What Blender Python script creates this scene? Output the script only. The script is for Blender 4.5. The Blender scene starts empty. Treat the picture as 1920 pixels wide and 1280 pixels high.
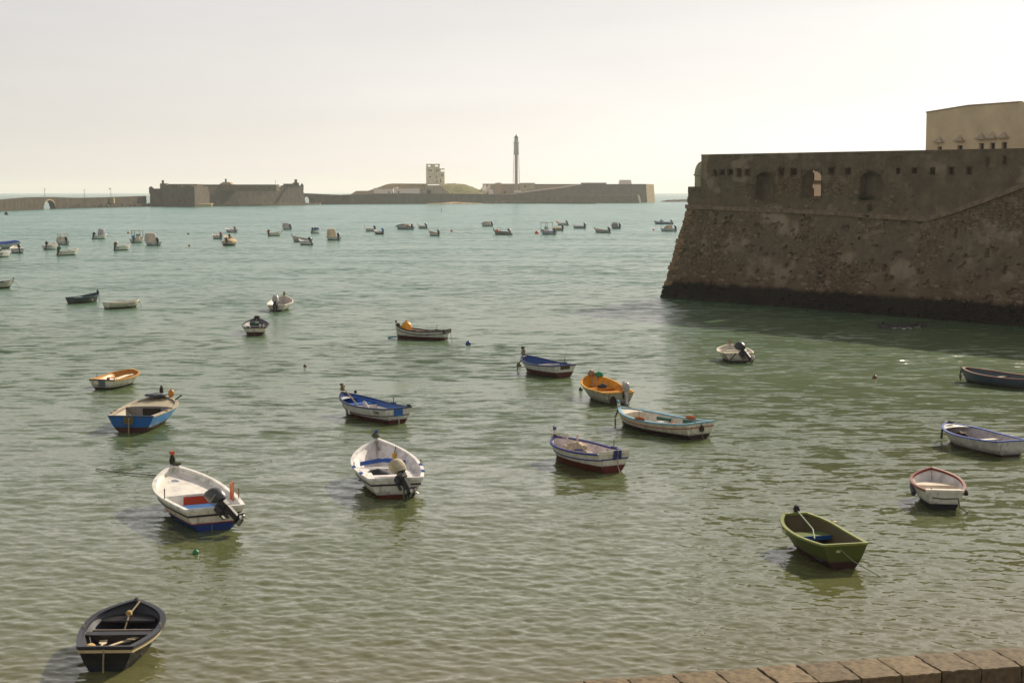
import bpy, bmesh, math, random
import numpy as np
from mathutils import Vector, Matrix
R = math.radians
random.seed(7)
SC = bpy.context.scene
COL = SC.collection

# ------------------------------------------------------------------ camera
F, HC = 2933.0, 9.0                       # focal length in photo pixels, eye height above the water
PITCH = math.atan(280 / F)
cam = bpy.data.cameras.new('camera')
cam.sensor_width = 36.0
cam.lens = 36.0 * F / 1920
cam.clip_start, cam.clip_end = 0.5, 60000
cam.dof.use_dof = True
cam.dof.focus_distance = 75
cam.dof.aperture_fstop = 3.2
camo = bpy.data.objects.new('camera', cam)
COL.objects.link(camo)
camo.location = (0, 0, HC)
camo.rotation_euler = (math.pi / 2 - PITCH, 0, 0)
SC.camera = camo

# ------------------------------------------------------------------ sky and sun
SUN_AZ, SUN_EL = 34.0, 30.0               # degrees right of the view axis, above the horizon
world = bpy.data.worlds.new('World')
SC.world = world
world.use_nodes = True
nt = world.node_tree
bg = nt.nodes['Background']
sky = nt.nodes.new('ShaderNodeTexSky')
sky.sky_type = 'NISHITA'
sky.sun_disc = False
sky.sun_elevation = R(SUN_EL)
sky.sun_rotation = R(SUN_AZ)
sky.altitude = 0
sky.air_density = 1.0
sky.dust_density = 0.7
sky.ozone_density = 1.0
hs = nt.nodes.new('ShaderNodeHueSaturation')
hs.inputs['Saturation'].default_value = 0.24
hs.inputs['Value'].default_value = 1.0
nt.links.new(sky.outputs[0], hs.inputs['Color'])
tint = nt.nodes.new('ShaderNodeMixRGB')                # warm air: one even tint over the whole sky
tint.blend_type = 'MULTIPLY'
tint.inputs['Fac'].default_value = 1.0
tint.inputs['Color2'].default_value = (1.867, 1.774, 1.721, 1)
gam = nt.nodes.new('ShaderNodeGamma')                  # milky air evens the sky out, near the sun and away from it alike
gam.inputs['Gamma'].default_value = 0.67
nt.links.new(hs.outputs[0], gam.inputs['Color'])
nt.links.new(gam.outputs[0], tint.inputs['Color1'])
wtc = nt.nodes.new('ShaderNodeTexCoord')
wmp = nt.nodes.new('ShaderNodeMapping'); wmp.inputs['Scale'].default_value = (1.5, 1.5, 9.0); wmp.inputs['Rotation'].default_value = (0.05, 0.1, 0)
wnz = nt.nodes.new('ShaderNodeTexNoise'); wnz.inputs['Scale'].default_value = 2.2; wnz.inputs['Detail'].default_value = 7; wnz.inputs['Roughness'].default_value = 0.6
wmr = nt.nodes.new('ShaderNodeMapRange'); wmr.inputs['From Min'].default_value = 0.3; wmr.inputs['From Max'].default_value = 0.75; wmr.inputs['To Min'].default_value = 0.965; wmr.inputs['To Max'].default_value = 1.05
wmx = nt.nodes.new('ShaderNodeMixRGB'); wmx.blend_type = 'MULTIPLY'; wmx.inputs['Fac'].default_value = 1.0   # thin high cloud
nt.links.new(wtc.outputs['Generated'], wmp.inputs['Vector']); nt.links.new(wmp.outputs[0], wnz.inputs['Vector']); nt.links.new(wnz.outputs['Fac'], wmr.inputs['Value'])
nt.links.new(tint.outputs[0], wmx.inputs['Color1']); nt.links.new(wmr.outputs[0], wmx.inputs['Color2'])
nt.links.new(wmx.outputs[0], bg.inputs['Color'])
bg.inputs['Strength'].default_value = 0.097

S = Vector((math.sin(R(SUN_AZ)) * math.cos(R(SUN_EL)), math.cos(R(SUN_AZ)) * math.cos(R(SUN_EL)), math.sin(R(SUN_EL))))
sl = bpy.data.lights.new('sun', 'SUN')
sl.energy = 5.0
sl.angle = R(0.9)
sl.color = (1.0, 0.87, 0.68)
so = bpy.data.objects.new('sun', sl)
so.rotation_euler = S.to_track_quat('Z', 'Y').to_euler()
so.location = (40, 60, 60)
COL.objects.link(so)

SC.view_settings.view_transform = 'Standard'
SC.view_settings.look = 'None'
SC.view_settings.exposure = 0.15
SC.view_settings.gamma = 1.0
SC.view_settings.use_curve_mapping = False
SC.render.engine = 'CYCLES'
SC.cycles.max_bounces = 6
SC.cycles.volume_bounces = 1
SC.cycles.caustics_reflective = False
SC.cycles.caustics_refractive = False
SC.cycles.sample_clamp_indirect = 4.0

# ------------------------------------------------------------------ helpers
def ray(px, py):
    u, v = (px - 960) / F, (640 - py) / F
    return Vector((u, math.cos(PITCH) + v * math.sin(PITCH), -math.sin(PITCH) + v * math.cos(PITCH)))

def at(px, py, z=0.0):
    """the point at height z that the photograph shows at this pixel"""
    r = ray(px, py)
    return Vector((0, 0, HC)) + r * ((z - HC) / r.z)

def atd(px, py, d):
    """the point at distance d (along y) that the photograph shows at this pixel"""
    r = ray(px, py)
    return Vector((0, 0, HC)) + r * (d / r.y)

def lin(*c):
    if len(c) == 1:
        h = c[0].lstrip('#')
        c = [int(h[i:i + 2], 16) for i in (0, 2, 4)]
    return tuple((x / 255 / 12.92) if x / 255 <= 0.04045 else ((x / 255 + 0.055) / 1.055) ** 2.4 for x in c)

def tag(o, label=None, cat=None, group=None, kind=None):
    if label: o['label'] = label
    if cat: o['category'] = cat
    if group: o['group'] = group
    if kind: o['kind'] = kind
    return o

def empty(name, loc=(0, 0, 0), rz=0.0):
    o = bpy.data.objects.new(name, None)
    o.empty_display_size = 0.3
    o.location = loc
    o.rotation_euler = (0, 0, rz)
    COL.objects.link(o)
    return o

MATS = {}
def mat(col, rough=0.5, var=0.12, scale=5.0, dirt=0.0, dirtcol=(0.05, 0.04, 0.03), bump=0.0, spec=0.4, metal=0.0, dscale=2.3, coord='Object', emis=None):
    if isinstance(col, str): col = lin(col)
    key = (tuple(round(c, 4) for c in col), rough, var, scale, dirt, dirtcol, bump, spec, metal, dscale, coord)
    if key in MATS: return MATS[key]
    m = bpy.data.materials.new('surface_%d' % len(MATS))
    m.use_nodes = True
    t = m.node_tree; N = t.nodes; L = t.links
    b = N['Principled BSDF']
    tc = N.new('ShaderNodeTexCoord')
    nz = N.new('ShaderNodeTexNoise'); nz.inputs['Scale'].default_value = scale; nz.inputs['Detail'].default_value = 5
    L.new(tc.outputs[coord], nz.inputs['Vector'])
    cr = N.new('ShaderNodeValToRGB')
    cr.color_ramp.elements[0].position = 0.3; cr.color_ramp.elements[1].position = 0.7
    cr.color_ramp.elements[0].color = tuple(max(0, c * (1 - var)) for c in col) + (1,)
    cr.color_ramp.elements[1].color = tuple(min(1, c * (1 + var)) for c in col) + (1,)
    L.new(nz.outputs['Fac'], cr.inputs['Fac'])
    out = cr.outputs['Color']
    if dirt > 0:
        n2 = N.new('ShaderNodeTexNoise'); n2.inputs['Scale'].default_value = dscale; n2.inputs['Detail'].default_value = 8; n2.inputs['Roughness'].default_value = 0.7
        L.new(tc.outputs[coord], n2.inputs['Vector'])
        mr = N.new('ShaderNodeMapRange'); mr.inputs['From Min'].default_value = 0.48; mr.inputs['From Max'].default_value = 0.68
        mr.inputs['To Max'].default_value = dirt
        L.new(n2.outputs['Fac'], mr.inputs['Value'])
        mx = N.new('ShaderNodeMixRGB'); mx.inputs['Color2'].default_value = tuple(dirtcol) + (1,)
        L.new(mr.outputs['Result'], mx.inputs['Fac']); L.new(out, mx.inputs['Color1'])
        out = mx.outputs['Color']
    L.new(out, b.inputs['Base Color'])
    b.inputs['Roughness'].default_value = rough
    b.inputs['Metallic'].default_value = metal
    b.inputs['Specular IOR Level'].default_value = spec
    if bump > 0:
        bp = N.new('ShaderNodeBump'); bp.inputs['Strength'].default_value = min(1, bump); bp.inputs['Distance'].default_value = 0.02 * max(1, bump)
        L.new(nz.outputs['Fac'], bp.inputs['Height']); L.new(bp.outputs['Normal'], b.inputs['Normal'])
    MATS[key] = m
    return m

def paint(c, rough=0.42, dirt=0.35, var=0.09):
    return mat(c, rough, var, 3.0, dirt, (0.10, 0.075, 0.045), 0.0, 0.4, dscale=3.5)

def hullpaint(c, dirt=0.25, var=0.07):
    """boat paint: chips, rusty runs and a weedy line just above the water (all in the boat's own coordinates)"""
    base = paint(c, dirt=dirt, var=var)
    key = ('hull', base.name)
    if key in MATS: return MATS[key]
    m = base.copy(); t = m.node_tree; N = t.nodes; L = t.links; b = N['Principled BSDF']
    out = b.inputs['Base Color'].links[0].from_socket
    tc = N.new('ShaderNodeTexCoord')
    sp = N.new('ShaderNodeSeparateXYZ'); L.new(tc.outputs['Object'], sp.inputs[0])
    nz = N.new('ShaderNodeTexNoise'); nz.inputs['Scale'].default_value = 7; nz.inputs['Detail'].default_value = 6; L.new(tc.outputs['Object'], nz.inputs['Vector'])
    ad = N.new('ShaderNodeMath'); ad.operation = 'MULTIPLY_ADD'; ad.inputs[1].default_value = -0.22; L.new(nz.outputs['Fac'], ad.inputs[0]); L.new(sp.outputs['Z'], ad.inputs[2])
    mr = N.new('ShaderNodeMapRange'); mr.inputs['From Min'].default_value = 0.0; mr.inputs['From Max'].default_value = 0.16; mr.inputs['To Min'].default_value = 0.6; mr.inputs['To Max'].default_value = 0.0
    L.new(ad.outputs[0], mr.inputs['Value'])
    mx = N.new('ShaderNodeMixRGB'); mx.inputs['Color2'].default_value = (0.055, 0.05, 0.025, 1); L.new(mr.outputs[0], mx.inputs['Fac']); L.new(out, mx.inputs['Color1'])
    mp = N.new('ShaderNodeMapping'); mp.inputs['Scale'].default_value = (9, 9, 0.8); L.new(tc.outputs['Object'], mp.inputs['Vector'])
    n2 = N.new('ShaderNodeTexNoise'); n2.inputs['Scale'].default_value = 1.6; n2.inputs['Detail'].default_value = 4; L.new(mp.outputs[0], n2.inputs['Vector'])
    m2 = N.new('ShaderNodeMapRange'); m2.inputs['From Min'].default_value = 0.60; m2.inputs['From Max'].default_value = 0.74; m2.inputs['To Max'].default_value = 0.30 + dirt * 0.4
    L.new(n2.outputs['Fac'], m2.inputs['Value'])
    x2 = N.new('ShaderNodeMixRGB'); x2.inputs['Color2'].default_value = (0.19, 0.11, 0.05, 1); L.new(m2.outputs[0], x2.inputs['Fac']); L.new(mx.outputs[0], x2.inputs['Color1'])
    L.new(x2.outputs[0], b.inputs['Base Color'])
    MATS[key] = m
    return m

class MB:
    """collects shapes and links them as one mesh object"""
    def __init__(s): s.v = []; s.f = []; s.m = []
    def add(s, verts, faces, mi=0):
        k = len(s.v); s.v += [tuple(p) for p in verts]
        for q in faces: s.f.append(tuple(i + k for i in q)); s.m.append(mi)
    def box(s, x0, x1, y0, y1, z0, z1, mi=0, M=None):
        P = [Vector((x, y, z)) for z in (z0, z1) for y in (y0, y1) for x in (x0, x1)]
        if M is not None: P = [M @ p for p in P]
        s.add(P, [(0, 2, 3, 1), (4, 5, 7, 6), (0, 1, 5, 4), (2, 6, 7, 3), (0, 4, 6, 2), (1, 3, 7, 5)], mi)
    def grid(s, rows, mi=0, flip=False, closed=False):
        n = len(rows[0]); k = len(s.v)
        for r in rows: s.v += [tuple(p) for p in r]
        for i in range(len(rows) - 1):
            for j in range(n if closed else n - 1):
                a, b = k + i * n + j, k + i * n + (j + 1) % n
                q = (a, b, b + n, a + n)
                s.f.append(q[::-1] if flip else q); s.m.append(mi[i] if isinstance(mi, list) else mi)
    def tube(s, pts, r, n=6, mi=0, caps=True):
        pts = [Vector(p) for p in pts]; rows = []
        for i, p in enumerate(pts):
            d = (pts[min(i + 1, len(pts) - 1)] - pts[max(i - 1, 0)]).normalized()
            a = d.cross(Vector((0, 0, 1)))
            if a.length < 1e-3: a = d.cross(Vector((0, 1, 0)))
            a.normalize(); b = d.cross(a)
            rr = r[i] if isinstance(r, (list, tuple)) else r
            rows.append([p + a * (rr * math.cos(2 * math.pi * j / n)) + b * (rr * math.sin(2 * math.pi * j / n)) for j in range(n)])
        s.grid(rows, mi, closed=True)
        if caps:
            k = len(s.v); s.v += [tuple(q) for q in rows[0]] + [tuple(q) for q in rows[-1]]
            s.f.append(tuple(range(k, k + n))[::-1]); s.f.append(tuple(range(k + n, k + 2 * n))); s.m += [mi, mi]
    def lathe(s, prof, c=(0, 0, 0), n=14, mi=0, M=None):
        c = Vector(c); rows = []
        for r_, z_ in prof:
            row = [Vector((r_ * math.cos(2 * math.pi * j / n), r_ * math.sin(2 * math.pi * j / n), z_)) for j in range(n)]
            if M is not None: row = [M @ p for p in row]
            rows.append([p + c for p in row])
        s.grid(rows, mi, closed=True)
    def sweep(s, path, outs, w0, w1, z0, z1, mi=0, closed=False):
        """rectangular strip along a path; outs are unit outward vectors, w along them, z upwards"""
        U = Vector((0, 0, 1)); rows = []
        for p, o in zip(path, outs):
            p = Vector(p)
            rows.append([p + o * w0 + U * z0, p + o * w1 + U * z0, p + o * w1 + U * z1, p + o * w0 + U * z1])
        s.grid(rows, mi, closed=True)
        k = len(s.v); s.v += [tuple(q) for q in rows[0]] + [tuple(q) for q in rows[-1]]
        s.f += [(k, k + 1, k + 2, k + 3), (k + 7, k + 6, k + 5, k + 4)]; s.m += [mi, mi]
    def prism(s, poly, axis_vec, mi=0):
        """closed polygon (list of Vectors) extruded along a vector"""
        n = len(poly); a = Vector(axis_vec)
        P = [Vector(p) for p in poly]; Q = [p + a for p in P]
        s.add(P + Q, [tuple(range(n))[::-1], tuple(range(n, 2 * n))] + [(i, (i + 1) % n, n + (i + 1) % n, n + i) for i in range(n)], mi)
    def build(s, name, mats, parent=None, smooth=False, M=None, recalc=True):
        me = bpy.data.meshes.new(name)
        me.from_pydata(s.v, [], s.f)
        if not isinstance(mats, (list, tuple)): mats = [mats]
        for x in mats: me.materials.append(x)
        me.polygons.foreach_set('material_index', s.m)
        if recalc:
            bm = bmesh.new(); bm.from_mesh(me)
            bmesh.ops.remove_doubles(bm, verts=bm.verts, dist=1e-5)
            bmesh.ops.recalc_face_normals(bm, faces=bm.faces)
            bm.to_mesh(me); bm.free()
        if smooth:
            me.polygons.foreach_set('use_smooth', [True] * len(me.polygons))
            if smooth != 'all': me.set_sharp_from_angle(angle=R(40))
        me.update()
        o = bpy.data.objects.new(name, me)
        COL.objects.link(o)
        if parent is not None: o.parent = parent
        if M is not None: o.matrix_world = M
        return o

def hash2(ix, iy, seed=0):
    h = (ix.astype(np.int64) * 374761393 + iy.astype(np.int64) * 668265263 + seed * 974711) & 0xffffffff
    h = ((h ^ (h >> 13)) * 1274126177) & 0xffffffff
    h = h ^ (h >> 16)
    return (h & 0xffff) / 65535.0

def vnoise(x, y, seed=0):
    ix, iy = np.floor(x), np.floor(y); fx, fy = x - ix, y - iy
    fx = fx * fx * (3 - 2 * fx); fy = fy * fy * (3 - 2 * fy)
    a, b = hash2(ix, iy, seed), hash2(ix + 1, iy, seed)
    c, d = hash2(ix, iy + 1, seed), hash2(ix + 1, iy + 1, seed)
    return (a * (1 - fx) + b * fx) * (1 - fy) + (c * (1 - fx) + d * fx) * fy

def fbm(x, y, o=4, seed=0):
    t = 0; a = 0.5; 
    for i in range(o): t = t + a * vnoise(x * 2 ** i, y * 2 ** i, seed + i); a *= 0.5
    return t

def worley(x, y, seed=0):
    ix, iy = np.floor(x), np.floor(y)
    f1 = np.full(x.shape, 9.0); f2 = np.full(x.shape, 9.0)
    for dx in (-1, 0, 1):
        for dy in (-1, 0, 1):
            px = ix + dx + 0.15 + 0.7 * hash2(ix + dx, iy + dy, seed); py = iy + dy + 0.15 + 0.7 * hash2(ix + dx, iy + dy, seed + 5)
            d = np.hypot(px - x, py - y)
            f2 = np.minimum(np.maximum(d, f1), f2); f1 = np.minimum(d, f1)
    return f1, f2

# ------------------------------------------------------------------ the sea
def wave_tile(n, size, lmin, lmax, wind, spread, slope, seed):
    rng = np.random.default_rng(seed)
    k1 = np.fft.fftfreq(n, size / n) * 2 * np.pi
    KX, KY = np.meshgrid(k1, k1)                       # KX along columns (x), KY along rows (y)
    K = np.hypot(KX, KY); K[0, 0] = 1
    th = np.arctan2(KY, KX) - math.atan2(wind[1], wind[0])
    D = np.abs(np.cos(th)) ** spread
    kmin, kmax = 2 * np.pi / lmax, 2 * np.pi / lmin
    A = K ** -1.9 * np.exp(-(kmin / K) ** 2) * np.exp(-(K / kmax) ** 2) * np.sqrt(D)
    A[0, 0] = 0
    h = np.real(np.fft.ifft2(A * (rng.normal(size=K.shape) + 1j * rng.normal(size=K.shape))))
    gx = np.gradient(h, size / n, axis=1); gy = np.gradient(h, size / n, axis=0)
    return h * (slope / np.sqrt((gx ** 2 + gy ** 2).mean()))

def sample(T, size, x, y):
    n = T.shape[0]
    u, v = x / size * n, y / size * n
    iu, iv = np.floor(u).astype(int), np.floor(v).astype(int); fu, fv = u - iu, v - iv
    i0, i1, j0, j1 = iu % n, (iu + 1) % n, iv % n, (iv + 1) % n
    return (T[j0, i0] * (1 - fu) + T[j0, i1] * fu) * (1 - fv) + (T[j1, i0] * (1 - fu) + T[j1, i1] * fu) * fv

def sea_material():
    m = bpy.data.materials.new('sea_water'); m.use_nodes = True
    t = m.node_tree; N = t.nodes; L = t.links; b = N['Principled BSDF']
    geo = N.new('ShaderNodeNewGeometry')
    at_ = N.new('ShaderNodeAttribute'); at_.attribute_name = 'flat'
    dp = N.new('ShaderNodeAttribute'); dp.attribute_name = 'depth'
    # colour of the water body: sandy shallows, green, then teal where it is deeper
    big = N.new('ShaderNodeTexNoise'); big.inputs['Scale'].default_value = 0.05; big.inputs['Detail'].default_value = 3
    L.new(geo.outputs['Position'], big.inputs['Vector'])
    ad = N.new('ShaderNodeMath'); ad.operation = 'MULTIPLY_ADD'; ad.inputs[1].default_value = 0.12; ad.inputs[2].default_value = -0.06
    L.new(big.outputs['Fac'], ad.inputs[0])
    sm = N.new('ShaderNodeMath'); sm.operation = 'ADD'
    L.new(ad.outputs[0], sm.inputs[0]); L.new(dp.outputs['Fac'], sm.inputs[1])
    cr = N.new('ShaderNodeValToRGB'); e = cr.color_ramp.elements
    e[0].position = 0.0; e[0].color = (0.157, 0.129, 0.063, 1)
    e[1].position = 1.0; e[1].color = (0.041, 0.194, 0.155, 1)
    for p, c in ((0.16, (0.110, 0.120, 0.044, 1)), (0.40, (0.086, 0.128, 0.053, 1)), (0.70, (0.058, 0.162, 0.102, 1))):
        q = e.new(p); q.color = c
    L.new(sm.outputs[0], cr.inputs['Fac'])
    L.new(cr.outputs['Color'], b.inputs['Base Color'])
    b.inputs['IOR'].default_value = 1.35
    b.inputs['Specular IOR Level'].default_value = 0.5
    rg = N.new('ShaderNodeMapRange'); rg.inputs['To Min'].default_value = 0.06; rg.inputs['To Max'].default_value = 0.22
    L.new(at_.outputs['Fac'], rg.inputs['Value']); L.new(rg.outputs['Result'], b.inputs['Roughness'])
    # ripples: slopes added to the surface normal, small ones everywhere, larger ones where the mesh no longer carries the waves
    def slope(sx, sy, sc, det):
        mp = N.new('ShaderNodeMapping'); mp.inputs['Scale'].default_value = (sx * sc, sy * sc, sc); mp.inputs['Rotation'].default_value = (0, 0, R(10))
        L.new(geo.outputs['Position'], mp.inputs['Vector'])
        nz = N.new('ShaderNodeTexNoise'); nz.inputs['Scale'].default_value = 1.0; nz.inputs['Detail'].default_value = det; nz.inputs['Roughness'].default_value = 0.6
        L.new(mp.outputs['Vector'], nz.inputs['Vector'])
        sb = N.new('ShaderNodeVectorMath'); sb.operation = 'SUBTRACT'; sb.inputs[1].default_value = (0.5, 0.5, 0.5)
        L.new(nz.outputs['Color'], sb.inputs[0])
        ml = N.new('ShaderNodeVectorMath'); ml.operation = 'MULTIPLY'
        L.new(sb.outputs[0], ml.inputs[0])
        return ml
    fine = slope(0.55, 1.0, 5.5, 4); fine.inputs[1].default_value = (0.30, 0.42, 0.0)
    mid = slope(0.40, 1.0, 1.7, 5)
    gust = N.new('ShaderNodeTexNoise'); gust.inputs['Scale'].default_value = 0.02; gust.inputs['Detail'].default_value = 4
    gm = N.new('ShaderNodeMapping'); gm.inputs['Scale'].default_value = (0.35, 1, 1)
    L.new(geo.outputs['Position'], gm.inputs['Vector']); L.new(gm.outputs['Vector'], gust.inputs['Vector'])
    gr = N.new('ShaderNodeMapRange'); gr.inputs['From Min'].default_value = 0.35; gr.inputs['From Max'].default_value = 0.65; gr.inputs['To Min'].default_value = 0.6; gr.inputs['To Max'].default_value = 1.15
    L.new(gust.outputs['Fac'], gr.inputs['Value'])
    mm = N.new('ShaderNodeMath'); mm.operation = 'MULTIPLY'
    L.new(gr.outputs['Result'], mm.inputs[0]); L.new(at_.outputs['Fac'], mm.inputs[1])
    cx = N.new('ShaderNodeCombineXYZ')
    for i, a in enumerate((1.5, 2.2)):
        q = N.new('ShaderNodeMath'); q.operation = 'MULTIPLY'; q.inputs[1].default_value = a
        L.new(mm.outputs[0], q.inputs[0]); L.new(q.outputs[0], cx.inputs[i])
    L.new(cx.outputs[0], mid.inputs[1])
    swell = slope(0.35, 1.0, 0.16, 3); L.new(cx.outputs[0], swell.inputs[1])
    a0 = N.new('ShaderNodeVectorMath'); a0.operation = 'MULTIPLY_ADD'; a0.inputs[1].default_value = (0.4, 0.36, 0)
    L.new(swell.outputs[0], a0.inputs[0]); L.new(mid.outputs[0], a0.inputs[2])
    a1 = N.new('ShaderNodeVectorMath'); a1.operation = 'ADD'; L.new(fine.outputs[0], a1.inputs[0]); L.new(a0.outputs[0], a1.inputs[1])
    a2 = N.new('ShaderNodeVectorMath'); a2.operation = 'ADD'; L.new(a1.outputs[0], a2.inputs[0]); L.new(geo.outputs['Normal'], a2.inputs[1])
    nm = N.new('ShaderNodeVectorMath'); nm.operation = 'NORMALIZE'; L.new(a2.outputs[0], nm.inputs[0])
    L.new(nm.outputs[0], b.inputs['Normal'])
    return m

def make_sea():
    dn = np.linspace(R(-24), R(24), 760)
    ang = np.concatenate([np.linspace(R(-80), R(-25), 12), dn, np.linspace(R(25), R(80), 12)])
    pxr = np.linspace(1.1, 960, 1030)                      # rows evenly spaced in depression
    dist = np.sort(F * 1024 / 1920 * HC / pxr)
    dist[0] = 13.0
    A, Dd = np.meshgrid(ang, dist)
    X, Y = np.sin(A) * Dd, np.cos(A) * Dd
    wind = (0.22, 1.0)
    t1 = wave_tile(1024, 61.0, 0.35, 1.05, wind, 2.4, 0.050, 3)
    t2 = wave_tile(512, 17.3, 0.16, 0.5, (-0.05, 1.0), 1.4, 0.070, 5)
    step = np.gradient(Dd, axis=0)
    f1 = np.clip(1.6 - step / 0.26, 0, 1); f2 = np.clip(1.6 - step / 0.12, 0, 1)
    c, s = math.cos(0.3), math.sin(0.3)
    gust = np.clip(0.35 + 2.6 * (fbm(X * 0.035, Y * 0.09, 4, 9) - 0.33), 0.3, 1.5)
    Z = sample(t1, 61.0, X, Y) * f1 * (0.55 + 0.45 * gust) + (sample(t2, 17.3, X * c - Y * s, X * s + Y * c)) * f2 * gust
    Z = Z + 1.2 * np.maximum(Z, 0) ** 2
    Z[:, :12] = 0; Z[:, -12:] = 0
    nr, nc = X.shape
    co = np.stack([X, Y, Z], -1).reshape(-1, 3).astype(np.float32)
    I = np.arange(nr * nc).reshape(nr, nc)
    q = np.stack([I[:-1, :-1], I[:-1, 1:], I[1:, 1:], I[1:, :-1]], -1).reshape(-1, 4)[:, ::-1]
    me = bpy.data.meshes.new('sea')
    me.vertices.add(len(co)); me.vertices.foreach_set('co', co.ravel())
    me.loops.add(q.size); me.loops.foreach_set('vertex_index', q.ravel().astype(np.int32))
    me.polygons.add(len(q)); me.polygons.foreach_set('loop_start', np.arange(0, q.size, 4, dtype=np.int32))
    me.update(calc_edges=True)
    me.polygons.foreach_set('use_smooth', np.ones(len(q), bool))
    fl = (1 - 0.55 * f1 - 0.45 * f2).clip(0, 1)
    a = me.attributes.new('flat', 'FLOAT', 'POINT'); a.data.foreach_set('value', fl.ravel().astype(np.float32))
    shore = Y - 0.24 * X                                   # metres out from the beach wall
    dep = np.interp(shore, [20, 26, 38, 70, 160, 420, 900], [0.0, 0.06, 0.2, 0.4, 0.62, 0.9, 1.0])
    a = me.attributes.new('depth', 'FLOAT', 'POINT'); a.data.foreach_set('value', dep.ravel().astype(np.float32))
    me.materials.append(sea_material())
    o = bpy.data.objects.new('sea', me); COL.objects.link(o)
    tag(o, 'rippled green sea filling the bay', 'sea', kind='structure')
make_sea()

# ------------------------------------------------------------------ masonry of the near bastion
def wall_material():
    m = bpy.data.materials.new('bastion_masonry'); m.use_nodes = True
    t = m.node_tree; N = t.nodes; L = t.links; b = N['Principled BSDF']
    b.inputs['Roughness'].default_value = 0.9; b.inputs['Specular IOR Level'].default_value = 0.2
    tc = N.new('ShaderNodeTexCoord'); geo = N.new('ShaderNodeNewGeometry')
    def noise(sc, det=6, rough=0.6, stretch=None):
        n = N.new('ShaderNodeTexNoise'); n.inputs['Scale'].default_value = sc; n.inputs['Detail'].default_value = det; n.inputs['Roughness'].default_value = rough
        if stretch:
            mp = N.new('ShaderNodeMapping'); mp.inputs['Scale'].default_value = stretch
            L.new(geo.outputs['Position'], mp.inputs['Vector']); L.new(mp.outputs[0], n.inputs['Vector'])
        else: L.new(geo.outputs['Position'], n.inputs['Vector'])
        return n.outputs['Fac']
    def ramp(fac, pts):
        r = N.new('ShaderNodeValToRGB'); e = r.color_ramp.elements
        e[0].position, e[0].color = pts[0][0], tuple(pts[0][1]) + (1,); e[1].position, e[1].color = pts[-1][0], tuple(pts[-1][1]) + (1,)
        for p, c in pts[1:-1]: q = e.new(p); q.color = tuple(c) + (1,)
        L.new(fac, r.inputs['Fac']); return r.outputs['Color']
    def mix(f, a, c, mode='MIX'):
        x = N.new('ShaderNodeMixRGB'); x.blend_type = mode
        for s_, v in ((x.inputs['Fac'], f), (x.inputs['Color1'], a), (x.inputs['Color2'], c)):
            if hasattr(v, 'is_linked') or hasattr(v, 'links'): L.new(v, s_)
            else: s_.default_value = v if isinstance(v, float) else tuple(v) + (1,)
        return x.outputs['Color']
    def rng(f, a, c, lo=0.0, hi=1.0):
        r = N.new('ShaderNodeMapRange'); r.inputs['From Min'].default_value = a; r.inputs['From Max'].default_value = c; r.inputs['To Min'].default_value = lo; r.inputs['To Max'].default_value = hi
        L.new(f, r.inputs['Value']); return r.outputs['Result']
    plaster = ramp(noise(0.8, 10, 0.75), [(0.3, (0.094, 0.073, 0.048)), (0.5, (0.150, 0.116, 0.077)), (0.75, (0.23, 0.178, 0.118))])
    stone = ramp(noise(3.2, 5, 0.7), [(0.28, (0.075, 0.053, 0.032)), (0.5, (0.165, 0.120, 0.074)), (0.72, (0.29, 0.22, 0.145))])
    at_ = N.new('ShaderNodeAttribute'); at_.attribute_name = 'rubble'
    col = mix(at_.outputs['Fac'], plaster, stone)
    pale = rng(noise(0.35, 4, 0.5, (1, 1, 1.3)), 0.58, 0.66, 0, 0.5)
    col = mix(pale, col, (0.40, 0.32, 0.23))
    streak = rng(noise(1.6, 4, 0.6, (1, 1, 0.10)), 0.52, 0.72, 0, 0.45)
    col = mix(streak, col, (0.11, 0.09, 0.07))
    sp = N.new('ShaderNodeSeparateXYZ'); L.new(geo.outputs['Position'], sp.inputs[0])
    wob = N.new('ShaderNodeMath'); wob.operation = 'MULTIPLY_ADD'; wob.inputs[1].default_value = 0.9
    L.new(noise(0.9, 6, 0.65), wob.inputs[0]); L.new(sp.outputs['Z'], wob.inputs[2])
    damp = rng(wob.outputs[0], 2.0, 3.8, 0.6, 0)
    col = mix(damp, col, (0.145, 0.085, 0.045))
    alg = rng(wob.outputs[0], 1.72, 2.05, 1, 0)
    col = mix(alg, col, (0.016, 0.013, 0.009))
    L.new(col, b.inputs['Base Color'])
    bp = N.new('ShaderNodeBump'); bp.inputs['Strength'].default_value = 0.9; bp.inputs['Distance'].default_value = 0.06
    L.new(noise(6.0, 6, 0.65), bp.inputs['Height']); L.new(bp.outputs['Normal'], b.inputs['Normal'])
    return m
M_WALL = wall_material()

FA = at(1239, 557, 0)                                        # the corner at the waterline
_fb = Vector((0.3273 * 104.5, 104.5, 0))
FT = (_fb - FA); FT.z = 0; FT.normalize()                    # along the wall, towards the right
FN = Vector((FT.y, -FT.x, 0))                                # outward, towards the bay
if FN.dot(-FA) < 0: FN = -FN
BAT, HCOR = 1.55, 7.7
def inset(h): return BAT * min(max(h, -1.5), HCOR) / HCOR
def wall_pt(u, h, out=0.0): return FA + FT * u - FN * (inset(h) - out) + Vector((0, 0, h))
def wall_uv(px, py):
    r = ray(px, py); h = 8.0
    for _ in range(6):
        o = FA - FN * inset(h)
        tt = ((o - Vector((0, 0, HC))).dot(FN)) / r.dot(FN)
        P = Vector((0, 0, HC)) + r * tt; h = P.z
    return (P - FA).dot(FT), h

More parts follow.
